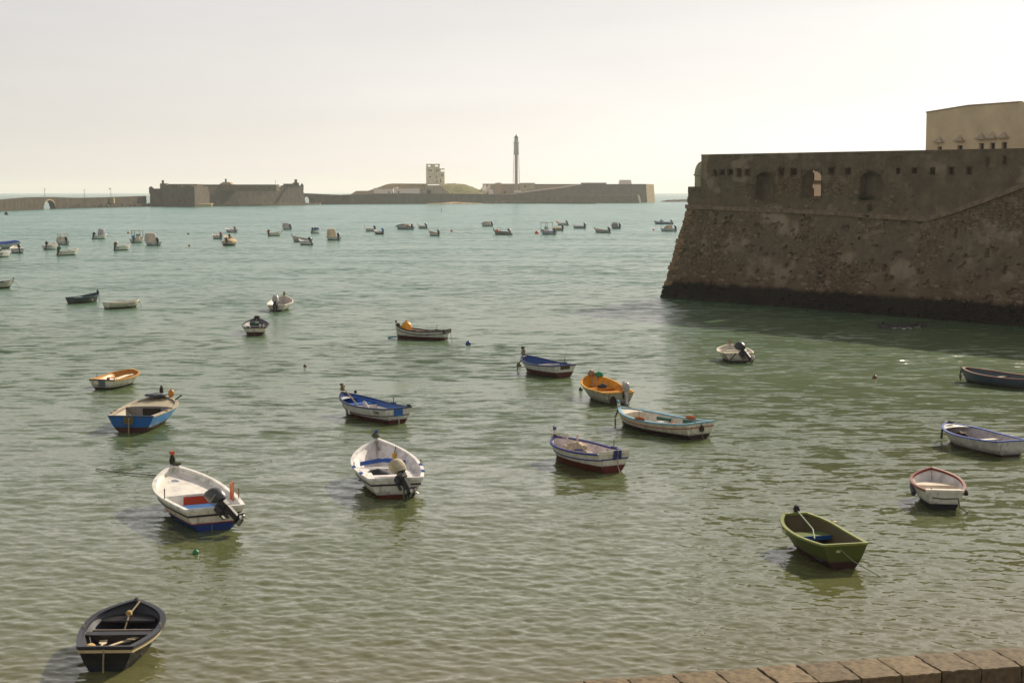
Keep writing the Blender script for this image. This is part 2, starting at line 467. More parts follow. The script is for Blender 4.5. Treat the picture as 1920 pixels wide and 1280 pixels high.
HTOP = 12.0; HLOW = wall_uv(1295, 350)[1]; UHI = wall_uv(1315, 300)[0]
def top_h(u): return HTOP - 0.006 * u
cor_px = [(1289, 387), (1400, 392), (1560, 399), (1640, 405), (1741, 411), (1800, 393), (1860, 371), (1920, 348), (1990, 320)]
cor = [wall_uv(*p) for p in cor_px]
def cor_h(u): return float(np.interp(u, [c[0] for c in cor], [c[1] for c in cor]))

OPEN = []                                                    # (u0, u1, h0, h1, arch, depth)
for x0, x1, y0, y1 in ((1338, 1342, 319, 328), (1350, 1357, 318, 329), (1366, 1373, 318, 329), (1381, 1389, 317, 331), (1396, 1405, 318, 329),
                       (1461, 1468, 316, 328), (1483, 1493, 317, 328), (1554, 1563, 315, 327), (1585, 1594, 315, 328),
                       (1681, 1688, 315, 327), (1711, 1720, 315, 327), (1743, 1752, 314, 327), (1779, 1787, 314, 327), (1813, 1821, 313, 326)):
    a, b = wall_uv(x0, y1), wall_uv(x1, y0); OPEN.append((a[0], b[0], a[1], b[1], 0, 1.0))
for x0, x1, y0, y1 in ((1850, 1853, 296, 310), (1882, 1886, 293, 307)):
    a, b = wall_uv(x0, y1), wall_uv(x1, y0); OPEN.append((a[0], b[0], a[1], b[1], 0, 0.8))
for x0, x1, y0, y1, dp in ((1417, 1450, 372, 323, 0.75), (1504, 1539, 372, 320, 1.3), (1613, 1653, 377, 322, 0.8)):
    a, b = wall_uv(x0, y0), wall_uv(x1, y1); OPEN.append((a[0], b[0], a[1], b[1], 1, dp))

def make_bastion():
    root = empty('stone_bastion', FA)
    tag(root, 'weathered brown stone bastion with gun ports rising from the water', 'fort')
    Mi = Matrix.Translation(-FA)
    cs = 0.085; U, Hh = 47.0, 13.6
    nu, nh = int(U / cs), int(Hh / cs)
    u1 = np.arange(nu + 1) * cs; h1 = -1.5 + np.arange(nh + 1) * cs
    UU, HH = np.meshgrid(u1, h1)
    ins = BAT * np.clip(HH, -1.5, HCOR) / HCOR
    ru = UU + np.maximum(ins, -0.3)
    ch = np.interp(ru, [c[0] for c in cor], [c[1] for c in cor])
    patch = fbm(ru * 0.32, HH * 0.42, 5, 3)
    low = np.clip((ch - HH) / 0.5, 0, 1)                     # 1 below the string course
    smooth_right = ((ru > wall_uv(1716, 350)[0]) & (HH > ch)).astype(float)
    rub = np.clip((patch - 0.46 + 0.10 * low - 0.05 * (1 - low)) / 0.26 + 0.1 * vnoise(ru * 3, HH * 3, 77), 0, 1) * (1 - smooth_right)
    rub = np.where((HH > ch + 2.8) & (HH > ch), rub * 0.5, rub)
    w1, w2 = worley(ru * 3.2, HH * 4.6, 2)
    v1, v2 = worley(ru * 5.0, HH * 6.5, 8)
    edge = np.clip((w2 - w1) * 3, 0, 1)
    disp = rub * (0.10 * edge - 0.11 + 0.06 * hash2(np.floor(ru * 3.2), np.floor(HH * 4.6), 4) + 0.05 * np.clip((v2 - v1) * 2, 0, 1)) + 0.05 * (fbm(ru * 2, HH * 2, 4, 11) - 0.5) + 0.16 * (fbm(ru * 0.25, HH * 0.3, 3, 17) - 0.5)
    pits = np.clip((fbm(ru * 1.7, HH * 2.2, 4, 31) - 0.63) / 0.06, 0, 1) * (0.35 + 0.65 * low)
    disp -= 0.22 * pits
    disp = disp * (1 - 0.5 * smooth_right)
    rub = np.clip(rub + 0.6 * pits, 0, 1)
    alg = np.clip((1.6 - HH) / 0.4, 0, 1)
    disp += alg * 0.22 * (fbm(ru * 1.1, HH * 1.4, 4, 41) - 0.4)
    t, n = np.array(FT), np.array(FN)
    out = disp - ins
    jag = np.where(UU < 0.05, -0.10 + 0.30 * hash2(np.floor(HH / 0.45), np.zeros_like(HH), 9), 0) * (HH < HLOW + 1)
    XY = (ru + jag)[..., None] * t[:2] + out[..., None] * n[:2]
    co = np.concatenate([XY, HH[..., None]], -1)
    tophs = np.where(ru < UHI, HLOW, HTOP - 0.006 * ru) + 0.05 * (fbm(ru * 0.8, ru * 0, 4, 5) - 0.5)
    co[..., 2] = np.minimum(HH, tophs)
    keep = np.ones((nh, nu), bool)
    uc = (ru[:-1, :-1] + ru[1:, 1:]) / 2; hc = (HH[:-1, :-1] + HH[1:, 1:]) / 2
    keep &= ~((HH[:-1, :-1] >= tophs[:-1, :-1]))
    for a, b, h0, h1_, arch, dp in OPEN:
        inside = (uc > a) & (uc < b) & (hc > h0) & (hc < h1_)
        if arch:
            mid, hw = (a + b) / 2, (b - a) / 2
            inside &= hc < h1_ - 0.45 * hw + 0.45 * np.sqrt(np.clip(hw ** 2 - (uc - mid) ** 2, 0, None))
        keep &= ~inside
    I = np.arange((nu + 1) * (nh + 1)).reshape(nh + 1, nu + 1)
    q = np.stack([I[:-1, :-1], I[:-1, 1:], I[1:, 1:], I[1:, :-1]], -1)[keep]
    me = bpy.data.meshes.new('wall')
    me.from_pydata(co.reshape(-1, 3).tolist(), [], q.tolist())
    a_ = me.attributes.new('rubble', 'FLOAT', 'POINT'); a_.data.foreach_set('value', rub.ravel().astype(np.float32))
    me.materials.append(M_WALL)
    w = bpy.data.objects.new('wall', me); COL.objects.link(w); w.parent = root
    # top and hidden sides of the parapet, and the body of the fort behind
    mb = MB()
    def P(u, h, back): return wall_pt(u, h) - FN * back - FA
    us = [UHI + 0.0] + [UHI + i * 1.5 for i in range(1, 30)]
    # cap running slightly proud along the whole high parapet
    path = [P(u, top_h(u), 0) for u in us]
    mb2 = MB(); mb2.sweep(path, [FN] * len(path), -1.7, 0.035, 0.0, 0.16)
    mb2.build('parapet_cap', M_WALL, root)
    ga = OPEN[-2][0]
    for uu in ([u for u in us if u < ga - 2.2] + [ga - 2.2], [ga + 1.2] + [u for u in us if u > ga + 1.2]):
        mb.sweep([P(u, 9, 0) - Vector((0, 0, 9)) for u in uu], [FN] * len(uu), -1.65, -1.5, 8.0, HTOP - 0.4)
    mb.sweep([P(u, 9, 0) - Vector((0, 0, 9)) for u in (BAT + 0.02, UHI + 0.3)], [FN] * 2, -6.0, -0.5, 7.5, HLOW - 0.02)
    # end face of the high parapet above the low corner
    mb.box(0, 0.35, -1.65, -0.02, HLOW - 0.4, HTOP - 0.03, M=Matrix.Translation(P(UHI + 0.02, 9, 0) - Vector((0, 0, 9))) @ Matrix(((FT.x, FN.x, 0, 0), (FT.y, FN.y, 0, 0), (0, 0, 1, 0), (0, 0, 0, 1))))
    # body: a block whose top is the terrace
    def Q(u, back, h): return (FT * u - FN * back + Vector((0, 0, h)))
    loop = [(BAT + 0.02, BAT + 0.5), (47, BAT + 0.5), (47, 34), (BAT + 0.02, 34)]
    base = [(0.05, 0.5), (47, 0.5), (47, 34), (0.05, 34)]
    b0 = [Q(u, k, -1.5) for u, k in base]; b1 = [Q(u, k, 8.1) for u, k in loop]
    mb.add(b0 + b1, [(4, 5, 6, 7)] + [(i, (i + 1) % 4, 4 + (i + 1) % 4, 4 + i) for i in (1, 2, 3)])
    mb.build('terrace', M_WALL, root)
    fr = Matrix(((FT.x, FN.x, 0, 0), (FT.y, FN.y, 0, 0), (0, 0, 1, 0), (0, 0, 0, 1)))
    # gun ports and blind arches: real recesses
    for i, (a, b, h0, h1_, arch, dp) in enumerate(OPEN):
        m = MB(); o = -BAT + 0.05; e = 0.09
        a2, b2 = a - e, b + e; lo, hi = h0 - e, h1_ + e
        if i == len(OPEN) - 2:                                # the broken opening: its right part looks through to the lit inside
            split = a + 0.42 * (b - a)
            m.add([(a2, o, lo), (b2, o, lo), (b2, o, hi), (a2, o, hi), (a2, o - dp, lo), (b2, o - dp, lo), (b2, o - dp, hi), (a2, o - dp, hi), (split, o - dp, lo), (split, o - dp, hi)],
                  [(0, 1, 5, 4), (1, 2, 6, 5), (2, 3, 7, 6), (3, 0, 4, 7), (8, 5, 6, 9)])
        else:
            m.add([(a2, o, lo), (b2, o, lo), (b2, o, hi), (a2, o, hi), (a2, o - dp, lo), (b2, o - dp, lo), (b2, o - dp, hi), (a2, o - dp, hi)],
                  [(0, 1, 5, 4), (1, 2, 6, 5), (2, 3, 7, 6), (3, 0, 4, 7), (4, 5, 6, 7)])
        m.v = [tuple(fr @ Vector(p)) for p in m.v]
        m.build('embrasure' if arch else 'gun_port', M_WALL, root, recalc=False)
    # the wall inside the broken opening that catches the sun
    a, b, h0, h1_, _, dp = OPEN[-2]
    m = MB()
    c0 = FT * (a - 0.6) - FN * (BAT + 1.75)
    dirv = Vector((0.33, 0.94, 0)).normalized(); nn = Vector((0.94, -0.33, 0))
    for k in range(5):
        z0 = HLOW - 1.4 + 0.62 * k
        m.add([], [])
        A0 = c0 + nn * (0.14 * (k % 2)); 
        m.prism([A0 + Vector((0, 0, z0)), A0 + dirv * 8 + Vector((0, 0, z0)), A0 + dirv * 8 + Vector((0, 0, z0 + 0.615)), A0 + Vector((0, 0, z0 + 0.615))], -nn * (0.5 + 0.14 * (k % 2)))
    m.build('inner_wall', mat((0.19, 0.115, 0.052), 0.9, 0.3, 3, bump=0.6), root)
    # string course
    m = MB(); pts = []
    for k in range(len(cor) - 1):
        (ua, ha), (ub, hb) = cor[k], cor[k + 1]
        nn_ = max(2, int((ub - ua) / 0.6))
        for j in range(nn_): pts.append((ua + (ub - ua) * j / nn_, ha + (hb - ha) * j / nn_))
    pts = [(cor[0][0] - 0.12, cor[0][1])] + pts
    for seg, name in ((slice(0, None), 'string_course'),):
        pp = [wall_pt(u, h) - FA for u, h in pts]
        m.sweep([p + Vector((0, 0, random.uniform(-0.02, 0.02))) for p in pp], [FN] * len(pp), -0.25, 0.17, -0.17, 0.17)
    m.build('string_course', mat((0.215, 0.155, 0.105), 0.9, 0.3, 2.0, 0.6, (0.10, 0.07, 0.045), 0.5), root)
    # quoins at the corner, each stone its own object
    qm = mat((0.25, 0.155, 0.082), 0.92, 0.35, 2.2, 0.5, (0.11, 0.07, 0.04), 0.8)
    qa = M_WALL
    h = -0.6; k = 0
    while h < cor[0][1] - 0.3:
        hh = random.uniform(0.26, 0.50)
        lw = (0.55 if k % 2 else 1.0) * random.uniform(0.85, 1.25); dd = 1.0 if k % 2 else 0.5
        off = random.uniform(-0.03, 0.10)
        p = FA * 0 + FT * inset(h + hh / 2) - FN * inset(h + hh / 2)
        m = MB(); n_ = 4
        kb = BAT / HCOR
        M4 = Matrix.Translation(FT * inset(h) - FN * inset(h) + Vector((0, 0, h))) @ fr @ Matrix(((1, 0, kb, 0), (0, 1, -kb, 0), (0, 0, 1, 0), (0, 0, 0, 1)))
        m.box(-off - random.uniform(0, 0.12), lw, -dd, off * 0.6 + 0.02, 0.02, hh - 0.02, M=M4)
        o = m.build('stone_block', qm if h > 1.0 else qa, root)
        bv = o.modifiers.new('b', 'BEVEL'); bv.width = 0.05; bv.segments = 2
        h += hh; k += 1
    # single stones standing proud of the rubble
    variants = []
    for s_ in range(7):
        bm = bmesh.new(); bmesh.ops.create_cube(bm, size=1.0)
        bmesh.ops.subdivide_edges(bm, edges=bm.edges[:], cuts=1, use_grid_fill=True)
        rr = random.Random(s_)
        for v in bm.verts:
            l = v.co.length; v.co = v.co * (0.62 / l) * 0.55 + v.co * 0.48
            v.co += Vector((rr.uniform(-.08, .08), rr.uniform(-.08, .08), rr.uniform(-.08, .08)))
        sme = bpy.data.meshes.new('stone'); bm.to_mesh(sme); bm.free(); variants.append(sme)
    smats = [mat(c, 0.92, 0.35, 2.5, 0.4, (0.09, 0.06, 0.04), 0.8) for c in ((0.19, 0.14, 0.09), (0.15, 0.11, 0.07), (0.25, 0.19, 0.13), (0.125, 0.09, 0.058))]
    vm = []
    for v in variants:
        for s_ in smats:
            c = v.copy(); c.materials.append(s_); vm.append(c)
    rr = random.Random(5); n_ = 0; small = MB(); tries = 0
    while n_ < 290 and tries < 20000:
        tries += 1
        u, h = rr.uniform(0.8, 38), rr.uniform(1.5, 9.0)
        if u < inset(h) + 0.5: continue
        c_h = cor_h(u)
        if h > c_h and (u > wall_uv(1716, 350)[0] or h > c_h + 2.2): continue
        if abs(h - c_h) < 0.35: continue
        if any(a - .4 < u < b + .4 and h0 - .3 < h < h1_ + .3 for a, b, h0, h1_, *_r in OPEN): continue
        pv = float(fbm(np.array([u * 0.32]), np.array([h * 0.42]), 5, 3)[0])
        if pv < 0.47 and h > 2.6: continue
        course = h < 2.7
        sx = rr.uniform(0.45, 0.95) if course else rr.uniform(0.28, 0.6)
        sz = rr.uniform(0.24, 0.34) if course else rr.uniform(0.18, 0.36)
        o = bpy.data.objects.new('stone', rr.choice(vm)); COL.objects.link(o); o.parent = root
        p = wall_pt(u, h) - FA + FN * rr.uniform(-0.10, -0.02)
        o.location = p
        o.rotation_euler = (0, rr.uniform(-.15, .15) if not course else 0, math.atan2(FT.y, FT.x) + rr.uniform(-.1, .1))
        o.scale = (sx * .8, 0.16, sz * .8); n_ += 1
    for _ in range(2600):
        u, h = rr.uniform(0.5, 42), rr.uniform(1.4, 9.4)
        if u < inset(h) + 0.3: continue
        c_h = cor_h(u)
        if h > c_h and (u > wall_uv(1716, 350)[0] or h > c_h + 2.4): continue
        if any(a - .2 < u < b + .2 and h0 - .2 < h < h1_ + .2 for a, b, h0, h1_, *_r in OPEN): continue
        pv = float(fbm(np.array([u * 0.32]), np.array([h * 0.42]), 5, 3)[0])
        if pv < 0.48: continue
        src = rr.choice(variants); s3 = (rr.uniform(.10, .24), rr.uniform(.10, .15), rr.uniform(.08, .17)); p = wall_pt(u, h) - FA + FN * rr.uniform(-0.12, -0.03)
        mi = rr.randrange(4)
        small.add([p + FT * (v.co.x * s3[0]) + FN * (v.co.y * s3[1]) + Vector((0, 0, v.co.z * s3[2])) for v in src.vertices], [tuple(f.vertices) for f in src.polygons], mi)
    o = small.build('rubble', smats, root, recalc=False); tag(o, kind='stuff')
    # bartizan on the corner
    c = FT * (UHI - 0.62) - FN * (BAT + 0.72)
    c.z = 0
    zc, zb, zt = wall_uv(1319, 327)[1], HLOW - 0.05, wall_uv(1319, 308)[1]
    stuc = mat((0.38, 0.33, 0.23), 0.85, 0.2, 1.5, 0.4, (0.16, 0.13, 0.09), 0.3)
    m = MB(); m.lathe([(0.66, zb), (0.66, zc - 0.12)], (c.x, c.y, 0), 20)
    b = m.build('sentry_box', stuc, root, True)
    m = MB(); hgt = zt - zc + 0.25
    m.lathe([(0.66, zc - 0.12), (0.77, zc - 0.08), (0.77, zc + 0.02), (0.68, zc + 0.04)] + [(0.68 * math.cos(R(a)), zc + 0.04 + hgt * math.sin(R(a))) for a in range(10, 91, 10)], (c.x, c.y, 0), 20)
    m.build('dome', stuc, b, True)
    m = MB(); wv = Vector((-c.x - FA.x, -c.y - FA.y, 0)).normalized(); side = Vector((-wv.y, wv.x, 0))
    ctr = c + wv * 0.64; zw = wall_uv(1318, 338)[1]
    m.prism([ctr + side * 0.12 + Vector((0, 0, zw - 0.25)), ctr - side * 0.12 + Vector((0, 0, zw - 0.25)), ctr - side * 0.12 + Vector((0, 0, zw + 0.2)), ctr + side * 0.12 + Vector((0, 0, zw + 0.2))], wv * 0.04)
    m.build('slit_window', mat((0.02, 0.017, 0.012), 0.9), b)
    return root
make_bastion()

# weeds rooted in the wall
def weed(px, py, w, h, n, label):
    u, hh = wall_uv(px, py); p = wall_pt(u, hh, 0.02)
    mb = MB(); rr = random.Random(int(px))
    for _ in range(n):
        c = FT * rr.uniform(-w, w) + FN * rr.uniform(0, 0.25) + Vector((0, 0, rr.uniform(0, h) * rr.random()))
        a = Vector((rr.uniform(-1, 1), rr.uniform(-1, 1), rr.uniform(0.2, 1))).normalized(); b = a.cross(Vector((rr.random(), rr.random(), rr.random()))).normalized()
        l, q = rr.uniform(.10, .24), rr.uniform(.02, .05)
        mb.add([c - b * q, c + a * l * .5 - b * q * .3 + Vector((0, 0, .01)), c + a * l, c + b * q], [(0, 1, 2, 3)])
    o = mb.build('weed', mat((0.055, 0.065, 0.03), 0.8, 0.4, 9), recalc=False)
    o.location = p
    tag(o, label, 'plant', 'weeds on the bastion wall')
weed(1625, 374, 0.75, 0.35, 240, 'grassy weeds along the sill of the right hand arch of the bastion')
weed(1633, 395, 0.16, 0.6, 70, 'narrow green weed hanging just above the string course of the bastion')
weed(1629, 407, 0.22, 0.25, 50, 'small green weed growing on the string course below the right hand arch')

rk = MB(); rr_ = random.Random(4)
for k_ in range(9):
    c_ = at(1655 + k_ * 8, 613 + rr_.uniform(-2, 2), 0); s_ = rr_.uniform(.35, .8)
    rows_ = [[c_ + Vector((s_ * q_ * math.cos(a_ * .785) * rr_.uniform(.8, 1.2), s_ * q_ * math.sin(a_ * .785) * rr_.uniform(.8, 1.2), z_ * rr_.uniform(.7, 1.3))) for a_ in range(8)] for q_, z_ in ((1.1, -.3), (1, .05), (.7, .16), (.2, .22))]
    rk.grid(rows_, closed=True)
o_ = rk.build('tide_rocks', mat((.02, .018, .013), .6, .3, 3)); tag(o_, 'low wet black rocks at the foot of the bastion', 'rocks')
fm = MB()
for k_ in range(16):
    c_ = at(1690 + rr_.uniform(-22, 34), 614 + rr_.uniform(-1.5, 2.5), .05); w_ = rr_.uniform(.03, .11)
    fm.add([c_ + Vector((w_ * 2 * math.cos(a_) * rr_.uniform(.5, 1.2), w_ * math.sin(a_) * rr_.uniform(.5, 1.2), .03 * rr_.random())) for a_ in [j_ * 1.047 for j_ in range(6)]], [(0, 1, 2, 3, 4, 5)])
o_ = fm.build('foam', mat((.75, .75, .72), .8), recalc=False); tag(o_, 'white foam where water breaks on the rocks under the bastion', 'foam', kind='stuff')

# the plain building behind the parapet
def make_block():
    p0 = atd(1735, 300, 141.0); a0 = Vector((p0.x, p0.y, 0)); t = FT
    root = empty('plain_building', (a0.x, a0.y, 0)); tag(root, 'plain tan building with five hooded windows above the bastion wall', 'building')
    n = FN
    fr = Matrix(((t.x, n.x, 0, 0), (t.y, n.y, 0, 0), (0, 0, 1, 0), (0, 0, 0, 1)))
    def uv(px, py):
        r = ray(px, py); tt = (a0 - Vector((0, 0, HC))).dot(n) / r.dot(n); P = Vector((0, 0, HC)) + r * tt
        return (P - a0).dot(t), P.z
    M = mat((0.66, 0.53, 0.34), 0.9, 0.10, 0.6, 0.25, (0.46, 0.36, 0.235), 0.15, dscale=0.8)
    e1 = uv(1912, 230)[0]; tops = [uv(1735, 212), uv(1815, 199), uv(1912, 192)]
    wins = [(1758, 1766, 275, 290), (1795, 1805, 273, 290), (1836, 1845, 269, 290), (1856, 1866, 268, 290), (1878, 1888, 267, 290)]
    W = [(uv(a, c)[0], uv(b, c)[0], uv(a, d)[1], uv(a, c)[1]) for a, b, c, d in wins]
    m = MB()
    xs = sorted([0, e1, tops[1][0]] + [v for w in W for v in w[:2]])
    zb = 6.0
    def top(u): return float(np.interp(u, [q[0] for q in tops], [q[1] for q in tops]))
    for i in range(len(xs) - 1):
        a, b = xs[i], xs[i + 1]; mid = (a + b) / 2
        hole = [w for w in W if w[0] < mid < w[1]]
        if hole:
            w = hole[0]
            m.add([(a, 0, zb), (b, 0, zb), (b, 0, w[2]), (a, 0, w[2])], [(0, 1, 2, 3)])
            m.add([(a, 0, w[3]), (b, 0, w[3]), (b, 0, top(b)), (a, 0, top(a))], [(0, 1, 2, 3)])
            d = -0.35
            m.add([(a, 0, w[2]), (b, 0, w[2]), (b, 0, w[3]), (a, 0, w[3]), (a, d, w[2]), (b, d, w[2]), (b, d, w[3]), (a, d, w[3])], [(0, 1, 5, 4), (1, 2, 6, 5), (2, 3, 7, 6), (3, 0, 4, 7)])
        else:
            m.add([(a, 0, zb), (b, 0, zb), (b, 0, top(b)), (a, 0, top(a))], [(0, 1, 2, 3)])
    D = -14
    m.add([(0, 0, zb), (0, 0, top(0)), (0, D, top(0)), (0, D, zb)], [(0, 1, 2, 3)])
    m.add([(0, 0, top(0)), (tops[1][0], 0, tops[1][1]), (e1, 0, top(e1)), (e1, D, top(e1)), (tops[1][0], D, tops[1][1]), (0, D, top(0))], [(0, 1, 4, 5), (1, 2, 3, 4)])
    # short return to the right, set a little forward
    m.box(e1 + 0.0, e1 + 14, D, 0.25, zb, top(e1) - 0.02)
    m.v = [tuple(fr @ Vector(p)) for p in m.v]
    m.build('wall', M, root, recalc=False)
    cap = MB(); cap.sweep([fr @ Vector((u, 0, top(u))) for u in (-0.05, tops[1][0], e1)], [n] * 3, -0.4, 0.06, 0.0, 0.10)
    cap.build('coping', mat((0.34, 0.26, 0.17), 0.9), root)
    for w in W:
        g = MB(); g.add([(w[0] + .003, -0.30, w[2] + .003), (w[1] - .003, -0.30, w[2] + .003), (w[1] - .003, -0.30, w[3] - .003), (w[0] + .003, -0.30, w[3] - .003)], [(0, 1, 2, 3)])
        g.v = [tuple(fr @ Vector(p)) for p in g.v]
        win = g.build('window', mat((0.025, 0.02, 0.018), 0.25, spec=0.5), root)
        g = MB(); c = (w[0] + w[1]) / 2
        g.box(c - .025, c + .025, -0.298, -0.27, w[2], w[3]); g.v = [tuple(fr @ Vector(p)) for p in g.v]
        g.build('glazing_bar', mat((0.2, 0.15, 0.1), 0.7), win)
        # hood: a little slab with a pointed top
        z = w[3] + 0.34; hw = 0.5
        g = MB(); g.box(c - hw, c + hw, 0.003, 0.42, z, z + 0.09)
        g.add([(c - hw * .8, 0.003, z + .09), (c + hw * .8, 0.003, z + .09), (c + hw * .8, 0.36, z + .09), (c - hw * .8, 0.36, z + .09), (c, 0.003, z + 0.62)], [(0, 1, 2, 3), (0, 1, 4), (1, 2, 4), (2, 3, 4), (3, 0, 4)])
        g.v = [tuple(fr @ Vector(p)) for p in g.v]
        g.build('hood', mat((0.42, 0.34, 0.24), 0.85, 0.2, 2), root)
make_block()

# ------------------------------------------------------------------ beach wall in the foreground
def make_parapet():
    zt = 1.9
    B0, B1 = at(1015, 1281, zt), at(1920, 1212, zt)
    t = (B1 - B0); t.z = 0; t.normalize(); n = Vector((t.y, -t.x, 0))
    if n.dot(-B0) < 0: n = -n                                # towards the camera
    depth = (at(1676, 1267, zt) - B0).dot(n)
    root = empty('beach_wall', B0 * 1.0); tag(root, 'low brown wall of worn stone blocks at the water edge', 'wall')
    jx = [925, 1011, 1093, 1175, 1261, 1341, 1421, 1493, 1570, 1644, 1716, 1788, 1862, 1936, 2012, 2090]
    us = []
    for x in jx:
        r = ray(x, 1250); A = Vector((0, 0, HC))
        y_ = np.interp(x, [1015, 1920], [1283, 1214]); us.append((at(x, float(y_), zt) - B0).dot(t))
    fr = Matrix(((t.x, n.x, 0, 0), (t.y, n.y, 0, 0), (0, 0, 1, 0), (0, 0, 0, 1)))
    mm = [mat(c, 0.88, 0.45, 9.0, 0.5, (0.075, 0.045, 0.028), 1.0, dscale=5) for c in ((0.165, 0.118, 0.060), (0.188, 0.135, 0.070), (0.138, 0.100, 0.053))]
    for i in range(len(us) - 1):
        bm = bmesh.new(); bmesh.ops.create_cube(bm, size=1.0)
        bmesh.ops.subdivide_edges(bm, edges=bm.edges[:], cuts=7, use_grid_fill=True)
        w = us[i + 1] - us[i] - 0.022
        rr = random.Random(i)
        for v in bm.verts:
            x, y, z = v.co * 2
            k = max(abs(x), abs(y), abs(z)); 
            ln = (abs(x) ** 40 + abs(y) ** 40 + abs(z) ** 40) ** (1 / 40); f = 1 / ln
            v.co = Vector((x * f * w / 2, y * f * depth / 2, z * f * 0.25))
            v.co += Vector((rr.uniform(-1, 1), rr.uniform(-1, 1), rr.uniform(-1, 1))) * 0.010
        me = bpy.data.meshes.new('stone_block'); bm.to_mesh(me); bm.free()
        me.materials.append(rr.choice(mm))
        me.polygons.foreach_set('use_smooth', [True] * len(me.polygons)); me.set_sharp_from_angle(angle=R(30))
        o = bpy.data.objects.new('stone_block', me); COL.objects.link(o); o.parent = root
        o.matrix_local = Matrix.Translation(t * ((us[i] + us[i + 1]) / 2) + n * (depth / 2) + Vector((0, 0, -0.25 + rr.uniform(-.012, .012)))) @ fr @ Matrix.Rotation(rr.uniform(-.012, .012), 4, 'X')
    m = MB(); m.box(us[0] + .02, us[-1] - .02, 0.06, depth - 0.05, -3.5, -0.47); m.v = [tuple(fr @ Vector(p)) for p in m.v]
    m.build('wall_core', mat((0.12, 0.085, 0.055), 0.95, 0.4, 4, 0.5, (0.05, 0.045, 0.02), 0.8), root)
    # walkway on the camera's side
    w = MB(); P = [B0 + t * -14 + n * (depth - 0.06), B0 + t * 22 + n * (depth - 0.06), B0 + t * 22 + n * 26, B0 + t * -14 + n * 26]
    for p in P: p.z = -0.6
    w.prism(P, (0, 0, 1.55))
    o = w.build('promenade', mat((0.16, 0.13, 0.10), 0.9, 0.3, 2, bump=0.5)); tag(o, kind='structure')
make_parapet()

# ------------------------------------------------------------------ far shore: causeway, small fort, island
def seadist(py): return at(960, py, 0).y
FARD = dict(rough=0.92, spec=0.15, coord='Object')
M_DARKSTONE = mat((0.068, 0.053, 0.038), 0.92, 0.45, 0.35, 0.5, (0.13, 0.10, 0.07), spec=0.15, dscale=0.22)
M_BROWN = mat((0.105, 0.080, 0.052), 0.92, 0.3, 0.4, 0.5, (0.11, 0.08, 0.05), spec=0.15, dscale=0.25)
M_TAN = mat((0.42, 0.30, 0.175), 0.92, 0.2, 0.5, 0.3, (0.25, 0.17, 0.10), spec=0.15, dscale=0.4)
M_CREAM = mat((0.90, 0.81, 0.68), 0.9, 0.08, 0.3, 0.25, (0.45, 0.36, 0.26), spec=0.15, dscale=0.3)
M_GREYW = mat((0.110, 0.090, 0.068), 0.92, 0.22, 0.25, 0.5, (0.095, 0.075, 0.055), spec=0.15, dscale=0.18)
M_ROCK = mat((0.050, 0.040, 0.028), 0.95, 0.5, 0.5, spec=0.1)
M_SAND = mat((0.50, 0.34, 0.17), 0.95, 0.2, 0.5)
M_HOLE = mat((0.03, 0.025, 0.02), 0.9)
M_GRASS = mat((0.17, 0.165, 0.065), 0.95, 0.35, 0.25, 0.5, (0.27, 0.21, 0.11), spec=0.1, dscale=0.12)

def strip_wall(mb, rows, thick, mi=0, base=-2.0, batter=0.0):
    """rows: (px, base_py, top_py); a wall that follows the water's edge, its back 'thick' metres behind"""
    pts = []
    for px, by, ty in rows:
        d = seadist(by); lo = atd(px, by, d); hi = atd(px, ty, d)
        pts.append((Vector((lo.x, d, base)), Vector((lo.x, d, hi.z))))
    n = len(pts); outs = []
    for i in range(n):
        d = pts[min(i + 1, n - 1)][0] - pts[max(i - 1, 0)][0]; o = Vector((-d.y, d.x, 0)).normalized()
        if o.y < 0 and abs(o.y) > 0.05: o = -o
        elif abs(o.y) <= 0.05 and o.x * pts[i][0].x < 0: o = -o
        outs.append(o)
    R0 = [p[0] - o * batter for p, o in zip(pts, outs)]; R1 = [p[1] for p in pts]
    R2 = [p[1] + o * thick for p, o in zip(pts, outs)]; R3 = [p[0] + o * thick for p, o in zip(pts, outs)]
    k = len(mb.v); mb.v += [tuple(p) for r in (R0, R1, R2, R3) for p in r]
    for a in range(3):
        for i in range(n - 1): mb.f.append((k + a * n + i, k + a * n + i + 1, k + (a + 1) * n + i + 1, k + (a + 1) * n + i)); mb.m.append(mi)
    for i in (0, n - 1): mb.f.append((k + i, k + n + i, k + 2 * n + i, k + 3 * n + i)); mb.m.append(mi)
    return pts, outs

def arch_piece(mb, pa, pb, top_a, top_b, spring, crown, thick_v, mi=0, n=12):
    """masonry over an arch between plan points pa and pb, from the arch's underside up to the top line"""
    lo, hi = [], []
    for i in range(n + 1):
        f = i / n; p = pa.lerp(pb, f); s = math.sqrt(max(0, 1 - (2 * f - 1) ** 2))
        lo.append(Vector((p.x, p.y, spring + (crown - spring) * s))); hi.append(Vector((p.x, p.y, top_a + (top_b - top_a) * f)))
    T = Vector(thick_v); k = len(mb.v); m = n + 1
    mb.v += [tuple(q) for q in lo + hi + [h + T for h in hi] + [l + T for l in lo]]
    for a in range(4):
        for i in range(n):
            mb.f.append((k + a * m + i, k + a * m + i + 1, k + ((a + 1) % 4) * m + i + 1, k + ((a + 1) % 4) * m + i)); mb.m.append(mi)

